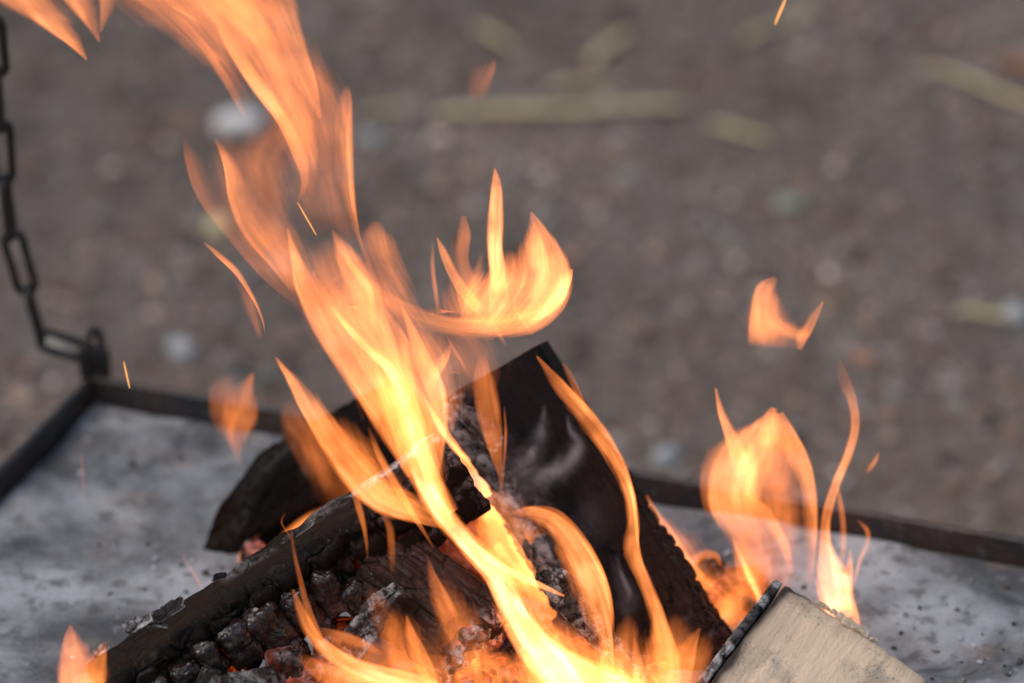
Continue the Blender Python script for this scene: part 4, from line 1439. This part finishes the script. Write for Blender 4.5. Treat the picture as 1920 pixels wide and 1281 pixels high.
tongue(f, [(762, 1155, 2, 2, .2), (772, 1190, 14, 10, .5), (790, 1230, 24, 14, .5), (806, 1275, 24, 16, .5), (815, 1320, 10, 10, 0)], -0.16, (MD_, SH), .1)
tongue(f, [(735, 1150, 10, 10, 0), (735, 1200, 22, 24, .35), (745, 1240, 24, 30, .4), (770, 1300, 20, 20, 0)], -0.15, (SO, MD_))
tongue(f, [(700, 930, 4, 4, 0), (728, 985, 8, 10, .18), (735, 1030, 9, 9, .18), (735, 1080, 4, 4, 0)], -0.14, (MD_, MD_))
f = flame(1240, 1260, -0.16, 'orange flames rising from the bottom in front of the leaning log foot')
tongue(f, [(1226, 1120, 3, 3, .1), (1235, 1165, 16, 10, .45), (1240, 1210, 34, 26, .6), (1240, 1255, 50, 50, .65), (1235, 1320, 50, 50, 0)], -0.15, (SO, MD_))
tongue(f, [(1312, 1178, 3, 3, .2), (1300, 1205, 20, 10, .55), (1280, 1245, 34, 26, .6), (1260, 1300, 30, 30, 0)], -0.15, (SO, SH), .1)
tongue(f, [(1190, 1195, 3, 3, .1), (1195, 1235, 12, 10, .55), (1200, 1280, 16, 16, .6), (1200, 1320, 10, 10, 0)], -0.16, (MD_, MD_))
tongue(f, [(900, 1240, 30, 30, .0), (1000, 1268, 30, 40, .6), (1100, 1280, 34, 44, .9), (1200, 1285, 34, 34, .7), (1290, 1290, 30, 30, 0)], -0.15, (SO, SO))

tongue(f, [(1010, 1150, 20, 20, 0), (1020, 1200, 60, 60, .5), (1040, 1250, 90, 90, .7), (1060, 1300, 100, 100, .8), (1060, 1380, 60, 60, 0)], -0.14, (SO, SO))
tongue(f, [(890, 1205, 12, 12, 0), (900, 1240, 40, 40, .45), (920, 1275, 60, 60, .6), (930, 1330, 60, 60, .4), (940, 1380, 30, 30, 0)], -0.15, (SO, SO))
tongue(f, [(1120, 1200, 12, 12, 0), (1140, 1240, 40, 44, .55), (1160, 1280, 60, 60, .7), (1160, 1340, 60, 60, .5), (1160, 1390, 30, 30, 0)], -0.15, (SO, SO))

tongue(f, [(600, 1190, 14, 14, 0), (660, 1225, 40, 40, .35), (740, 1255, 60, 50, .45), (830, 1275, 60, 60, .5), (900, 1300, 40, 40, .3)], -0.155, (SO, SO))
tongue(f, [(830, 1080, 10, 10, 0), (850, 1140, 44, 36, .26), (870, 1200, 60, 50, .38), (880, 1260, 60, 60, .5), (880, 1340, 50, 50, .3), (880, 1390, 30, 30, 0)], -0.155, (SO, SO))
tongue(f, [(1270, 1150, 10, 10, 0), (1262, 1200, 50, 50, .4), (1250, 1250, 70, 66, .55), (1240, 1310, 70, 66, .5), (1240, 1380, 40, 40, 0)], -0.15, (SO, SO))
tongue(f, [(940, 1110, 12, 12, 0), (985, 1170, 44, 50, .5), (1040, 1225, 70, 70, .7), (1100, 1270, 80, 80, .7), (1160, 1330, 60, 60, .4)], -0.14, (SO, SO))

tongue(f, [(690, 1100, 8, 8, 0), (720, 1160, 30, 34, .22), (760, 1215, 50, 60, .34), (800, 1262, 60, 60, .4), (820, 1330, 40, 40, .2), (830, 1390, 20, 20, 0)], -0.155, (SO, SO))
tongue(f, [(1330, 1190, 10, 10, 0), (1312, 1225, 40, 30, .35), (1290, 1270, 60, 40, .5), (1280, 1330, 50, 40, .4), (1280, 1390, 30, 30, 0)], -0.15, (SO, SO))
tongue(f, [(1180, 1150, 8, 8, 0), (1175, 1200, 34, 34, .4), (1170, 1250, 50, 50, .6), (1160, 1310, 50, 50, .5), (1160, 1380, 30, 30, 0)], -0.15, (SO, SO))

# 10 left bottom flame
f = flame(150, 1260, -0.17, 'small orange flame at the lower left end of the long log')
tongue(f, [(132, 1172, 3, 3, .2), (135, 1200, 20, 18, .65), (142, 1235, 34, 34, .8), (148, 1270, 40, 46, .9), (150, 1330, 36, 44, .8), (150, 1380, 20, 20, 0)], -0.17, (SH, SO), 0)
tongue(f, [(198, 1205, 6, 2, .1), (192, 1235, 30, 9, .55), (185, 1270, 44, 16, .7), (180, 1330, 40, 20, .5), (180, 1380, 20, 20, 0)], -0.17, (SO, SH), .2)

# 11 glow behind the long log
f = flame(560, 1010, 0.0, 'orange flame peeping over the back of the long log')
tongue(f, [(618, 952, 10, 10, .3), (580, 975, 14, 24, .95), (545, 1005, 18, 26, 1.0), (515, 1035, 14, 16, .8), (495, 1065, 8, 8, 0)], 0.0, (MD_, SH), .1)
tongue(f, [(488, 1000, 2, 2, 0), (462, 1025, 4, 4, .3), (448, 1050, 6, 5, .3), (470, 1070, 4, 4, 0)], 0.03, (MD_, MD_))

# 12 detached bits
f = flame(440, 770, 0.08, 'detached orange flame puff before the back rim of the tray')
tongue(f, [(474, 700, 4, 3, .2), (465, 735, 34, 14, .40), (455, 775, 46, 34, .50), (440, 810, 26, 34, .32), (445, 850, 10, 12, .12), (450, 880, 4, 4, 0)], 0.06, (SO, MD_), .2)
tongue(f, [(430, 700, 14, 14, 0), (420, 740, 30, 26, .26), (425, 790, 26, 20, .24), (435, 840, 8, 8, 0)], 0.07, (SO, SO))
f = flame(560, 830, 0.06, 'faint pinkish flame puff between rim and logs')
tongue(f, [(590, 760, 14, 14, 0), (610, 820, 50, 50, .2), (630, 880, 60, 60, .2), (650, 940, 50, 50, .14), (660, 990, 20, 20, 0)], 0.02, (SO, SO))
tongue(f, [(540, 745, 10, 10, 0), (550, 790, 30, 30, .26), (575, 830, 34, 34, .24), (600, 880, 30, 30, .22), (620, 930, 14, 14, 0)], 0.05, (SO, SO))
f = flame(1460, 600, 0.02, 'detached U shaped orange flame floating over the gravel')
tongue(f, [(1455, 522, 6, 6, .2), (1436, 545, 22, 26, .52), (1428, 585, 24, 42, .55), (1425, 622, 26, 46, .5), (1425, 650, 24, 40, .0)], 0.02, (SH, SO), -.15)
tongue(f, [(1543, 566, 3, 2, .3), (1525, 600, 14, 8, .45), (1508, 630, 18, 10, .5), (1498, 655, 8, 5, .2)], 0.02, (SO, SH), .2)
tongue(f, [(1440, 590, 10, 10, 0), (1470, 615, 18, 18, .35), (1500, 628, 14, 16, .35), (1520, 620, 6, 6, 0)], 0.02, (SO, SO))
tongue(f, [(1440, 530, 14, 16, .1), (1432, 570, 30, 44, .5), (1434, 610, 34, 62, .55), (1440, 640, 34, 70, .25), (1440, 655, 20, 50, 0)], 0.02, (MD_, SO))
f = flame(905, 150, 0.04, 'faint reddish flame puff high over the gravel')
tongue(f, [(930, 108, 2, 2, 0), (922, 130, 18, 9, .16), (905, 150, 30, 22, .15), (890, 172, 20, 24, .08), (880, 190, 6, 6, 0)], 0.04, (SO, MD_), .2)
f = flame(1635, 868, 0.02, 'tiny orange flame bit right of the tall thin flame')
tongue(f, [(1647, 848, 1, 1, .2), (1643, 862, 7, 3, .5), (1632, 876, 6, 5, .4), (1622, 888, 2, 2, 0)], 0.02, (SO, SH), .2)
f = flame(1620, 1020, 0.0, 'thin faint flame curl right of the bright base of the tall flame')
tongue(f, [(1608, 975, 2, 2, .1), (1626, 995, 6, 6, .35), (1626, 1020, 6, 5, .3), (1612, 1050, 4, 5, .35), (1604, 1085, 3, 3, .3), (1600, 1110, 2, 2, 0)], 0.0, (MD_, MD_))
f = flame(1700, 1210, -0.04, 'faint pink flame curl above the pale log corner')
tongue(f, [(1680, 1190, 6, 6, 0), (1692, 1212, 14, 14, .14), (1710, 1235, 9, 9, .14), (1726, 1255, 4, 4, 0)], -0.04, (SO, SO))

# 13 right flame group
f = flame(1430, 1050, 0.0, 'wide pale orange flame with a pointed left spike behind the pale log')
tongue(f, [(1342, 728, 2, 2, .4), (1352, 770, 8, 8, .7), (1366, 810, 11, 14, .75), (1382, 850, 18, 20, .7), (1395, 890, 20, 20, .2)], 0.0, (SH, .5), -.1)
tongue(f, [(1452, 765, 8, 8, .3), (1440, 805, 34, 30, .8), (1415, 850, 66, 44, .95), (1392, 895, 80, 46, 1.0), (1385, 940, 66, 50, .95), (1398, 985, 46, 50, .72), (1412, 1030, 34, 44, .5), (1420, 1080, 26, 30, .4), (1425, 1130, 14, 14, .1)], 0.0, (.3, SO), -.12)
tongue(f, [(1462, 775, 6, 8, .3), (1480, 815, 24, 14, .65), (1500, 860, 26, 17, .75), (1516, 910, 22, 15, .8), (1523, 960, 22, 11, .75), (1524, 1010, 16, 9, .6), (1520, 1060, 20, 10, .3), (1510, 1100, 14, 14, 0)], 0.0, (SO, SH), .25)
tongue(f, [(1448, 775, 12, 14, .2), (1452, 810, 34, 34, .55), (1456, 850, 50, 50, .5), (1450, 890, 50, 50, .3), (1440, 930, 30, 30, 0)], 0.0, (MD_, MD_))
tongue(f, [(1450, 770, 16, 16, 0), (1440, 830, 60, 60, .3), (1425, 900, 90, 90, .36), (1430, 970, 80, 90, .3), (1445, 1040, 60, 70, .22), (1450, 1110, 40, 40, 0)], 0.015, (SO, SO))
tongue(f, [(1400, 820, 8, 8, .2), (1402, 860, 24, 24, .9), (1404, 900, 22, 22, .8), (1412, 945, 14, 18, .4), (1420, 980, 10, 10, 0)], -0.005, (SO, SO))
tongue(f, [(1465, 880, 14, 16, 0), (1462, 920, 34, 40, .32), (1470, 960, 40, 40, .32), (1470, 1010, 40, 40, .2), (1465, 1070, 40, 40, .18), (1460, 1120, 20, 20, 0)], 0.01, (SO, SO))
tongue(f, [(1395, 925, 4, 4, .1), (1425, 955, 12, 14, .45), (1455, 995, 13, 14, .5), (1475, 1040, 9, 10, .4), (1485, 1085, 4, 4, 0)], -0.01, (SO, SH))
tongue(f, [(1375, 1010, 3, 3, .1), (1388, 1045, 6, 8, .8), (1404, 1080, 7, 9, 1.5), (1420, 1112, 7, 8, 1.6), (1432, 1150, 6, 6, .4)], -0.02, (MD_, MD_))
tongue(f, [(1378, 990, 10, 10, 0), (1390, 1040, 16, 50, .4), (1400, 1090, 20, 70, .45), (1410, 1140, 20, 70, .3), (1415, 1180, 14, 14, 0)], 0.0, (SH, SO))
f = flame(1570, 1120, -0.02, 'tall thin S shaped flame with bright white base behind the pale log')
tongue(f, [(1570, 668, 4, 4, 0), (1584, 715, 14, 12, .14), (1600, 755, 12, 9, .32), (1605, 800, 12, 8, .5), (1592, 850, 11, 9, .62), (1572, 895, 10, 10, .7), (1556, 940, 10, 11, .75), (1548, 985, 12, 10, .8), (1548, 1030, 16, 16, 1.1), (1556, 1075, 30, 34, 1.5), (1566, 1120, 34, 36, 1.7), (1580, 1170, 26, 26, 1.5), (1590, 1220, 20, 20, .6)], -0.01, (.4, SH), .1)
tongue(f, [(1568, 900, 2, 2, 0), (1576, 940, 8, 5, .45), (1582, 985, 10, 5, .4), (1580, 1030, 8, 8, .3), (1575, 1070, 4, 4, 0)], -0.01, (SO, SH))
tongue(f, [(1594, 1030, 3, 2, .1), (1594, 1065, 12, 6, .7), (1592, 1110, 14, 8, .8), (1604, 1160, 14, 8, .7), (1612, 1200, 6, 6, 0)], -0.02, (SO, SH))
tongue(f, [(1368, 1050, 8, 8, 0), (1372, 1095, 40, 50, .45), (1375, 1135, 60, 60, .55), (1375, 1175, 60, 50, .45), (1370, 1230, 30, 30, 0)], -0.01, (SO, SO))
f = flame(1270, 1050, 0.0, 'orange flames behind the right side of the leaning black log')
tongue(f, [(1208, 930, 8, 8, .1), (1222, 965, 22, 16, .55), (1248, 1005, 36, 20, .8), (1272, 1045, 44, 20, .8), (1300, 1085, 44, 26, .55), (1330, 1130, 40, 40, .45), (1350, 1180, 20, 20, 0)], 0.0, (SO, SH), .2)
tongue(f, [(1225, 960, 10, 10, 0), (1260, 1020, 50, 40, .5), (1300, 1075, 60, 50, .55), (1340, 1120, 60, 60, .5), (1370, 1170, 40, 40, 0)], 0.01, (SO, SO))
tongue(f, [(1352, 1060, 3, 3, .2), (1342, 1042, 9, 8, .5), (1320, 1040, 10, 10, .55), (1302, 1052, 12, 10, .5), (1290, 1080, 10, 10, 0)], 0.0, (MD_, MD_))
tongue(f, [(1280, 1060, 12, 12, 0), (1310, 1100, 40, 30, .6), (1345, 1135, 44, 34, .6), (1380, 1160, 30, 34, .5), (1395, 1210, 20, 20, 0)], -0.02, (MD_, MD_))
tongue(f, [(1400, 1095, 10, 10, 0), (1380, 1120, 24, 26, .5), (1360, 1160, 30, 26, .5), (1345, 1210, 26, 20, .3), (1340, 1250, 10, 10, 0)], -0.03, (MD_, MD_))

# 14 thin wisps over the long log and the tray
f = flame(580, 1150, -0.17, 'thin reddish flame wisps crossing the front of the long log')
tongue(f, [(545, 985, 2, 2, 0), (552, 1040, 4, 4, .22), (566, 1100, 6, 6, .26), (580, 1150, 9, 8, .34), (598, 1195, 8, 8, .3), (610, 1220, 3, 3, 0)], -0.15, (MD_, SH))
tongue(f, [(535, 960, 2, 2, 0), (528, 980, 2, 2, .2), (540, 1000, 2, 2, .15), (548, 1020, 1, 1, 0)], -0.13, (MD_, MD_))
tongue(f, [(338, 1028, 3, 3, 0), (350, 1055, 5, 5, .13), (372, 1090, 5, 4, .13), (385, 1110, 2, 2, 0)], -0.05, (SO, MD_))
tongue(f, [(150, 840, 2, 2, 0), (154, 880, 4, 4, .10), (158, 930, 4, 4, .05), (160, 960, 2, 2, 0)], 0.03, (SO, MD_))

# ------------------------------------------------------------------ pale bluish flames before the black face, drawn as scattering veils
f = flame(1020, 860, -0.06, 'pale mauve flame wisps curling over the black log face', 'flamelet', 'flamelet', None)
KF, sv = 0.17, KF
for P_ in ([(1024, 745, 1, 1, 0), (1018, 790, 4, 4, .7), (1008, 830, 6, 6, .8), (985, 865, 5, 5, .8), (960, 880, 3, 3, 0)],
           [(1062, 770, 1, 1, 0), (1068, 805, 3, 3, 1.1), (1085, 830, 6, 6, .8), (1068, 862, 7, 7, .8), (1030, 885, 8, 8, .8), (1000, 905, 4, 4, 0)],
           [(1155, 1035, 1, 1, 0), (1165, 1075, 3, 3, 1.1), (1180, 1110, 4, 3, 1.1), (1175, 1135, 2, 2, 0)],
           [(1018, 760, 4, 4, 0), (1016, 800, 7, 9, .6), (1000, 840, 12, 14, .7), (975, 880, 16, 16, .5), (960, 920, 8, 8, 0)],
           [(1065, 770, 3, 3, 0), (1072, 810, 5, 5, .5), (1088, 835, 12, 8, .6), (1060, 870, 12, 14, .8), (1025, 895, 14, 16, .8), (990, 915, 14, 14, .3), (970, 940, 8, 8, 0)],
           [(945, 800, 4, 4, 0), (955, 840, 14, 14, .4), (985, 870, 20, 20, .6), (1010, 890, 16, 14, .4), (1020, 920, 8, 8, 0)],
           [(1095, 900, 8, 8, 0), (1110, 950, 16, 22, .3), (1095, 1000, 20, 24, .25), (1085, 1040, 12, 12, 0)],
           [(1150, 1040, 4, 4, 0), (1160, 1080, 8, 8, .5), (1178, 1120, 12, 12, .55), (1170, 1150, 14, 10, .3), (1150, 1170, 6, 6, 0)],
           [(950, 880, 10, 10, 0), (970, 930, 24, 24, .35), (1000, 960, 24, 24, .25), (1010, 1000, 10, 10, 0)]):
    tongue(f, [(a, b, c * 1.9, d_ * 1.9, g_) for a, b, c, d_, g_ in P_], -0.07, (1.8, 1.2), 0, mat=M_FLAMELET, name='wisp', Y1=-0.085)
KF = sv

# ------------------------------------------------------------------ sparks
for px, py, qx, qy, w, Y, lab in [(558, 380, 593, 441, 1.2, -0.04, 'bright orange spark high between the flame streams'),
                                  (232, 678, 243, 728, 1.6, 0.0, 'red orange spark above the left part of the tray rim'),
                                  (1474, -4, 1453, 46, 2.6, -0.02, 'orange spark falling at the top edge'),
                                  (320, 10, 368, 38, 0.6, -0.02, 'thin faint spark in the top left flame')]:
    a, b = pt(px, py, Y), pt(qx, qy, Y)
    c = (a + b) / 2
    V, F = [], []
    n = 8
    ax = (b - a).normalized()
    s1 = ax.cross(FWD).normalized()
    s2 = ax.cross(s1)
    for i in range(n + 1):
        t = i / n
        r = w / 2700 * (math.sin(math.pi * (0.08 + 0.84 * t)) ** 0.6)
        for k in range(6):
            th = k * math.pi / 3
            V.append(tuple(a + (b - a) * t + (s1 * math.cos(th) + s2 * math.sin(th)) * r - c))
    o = link('spark', mesh_np('spark', V, grid_faces(n + 1, 6)), M_SPARK)
    o.location = c
    tag(o, lab, 'spark', 'sparks flying off the fire')
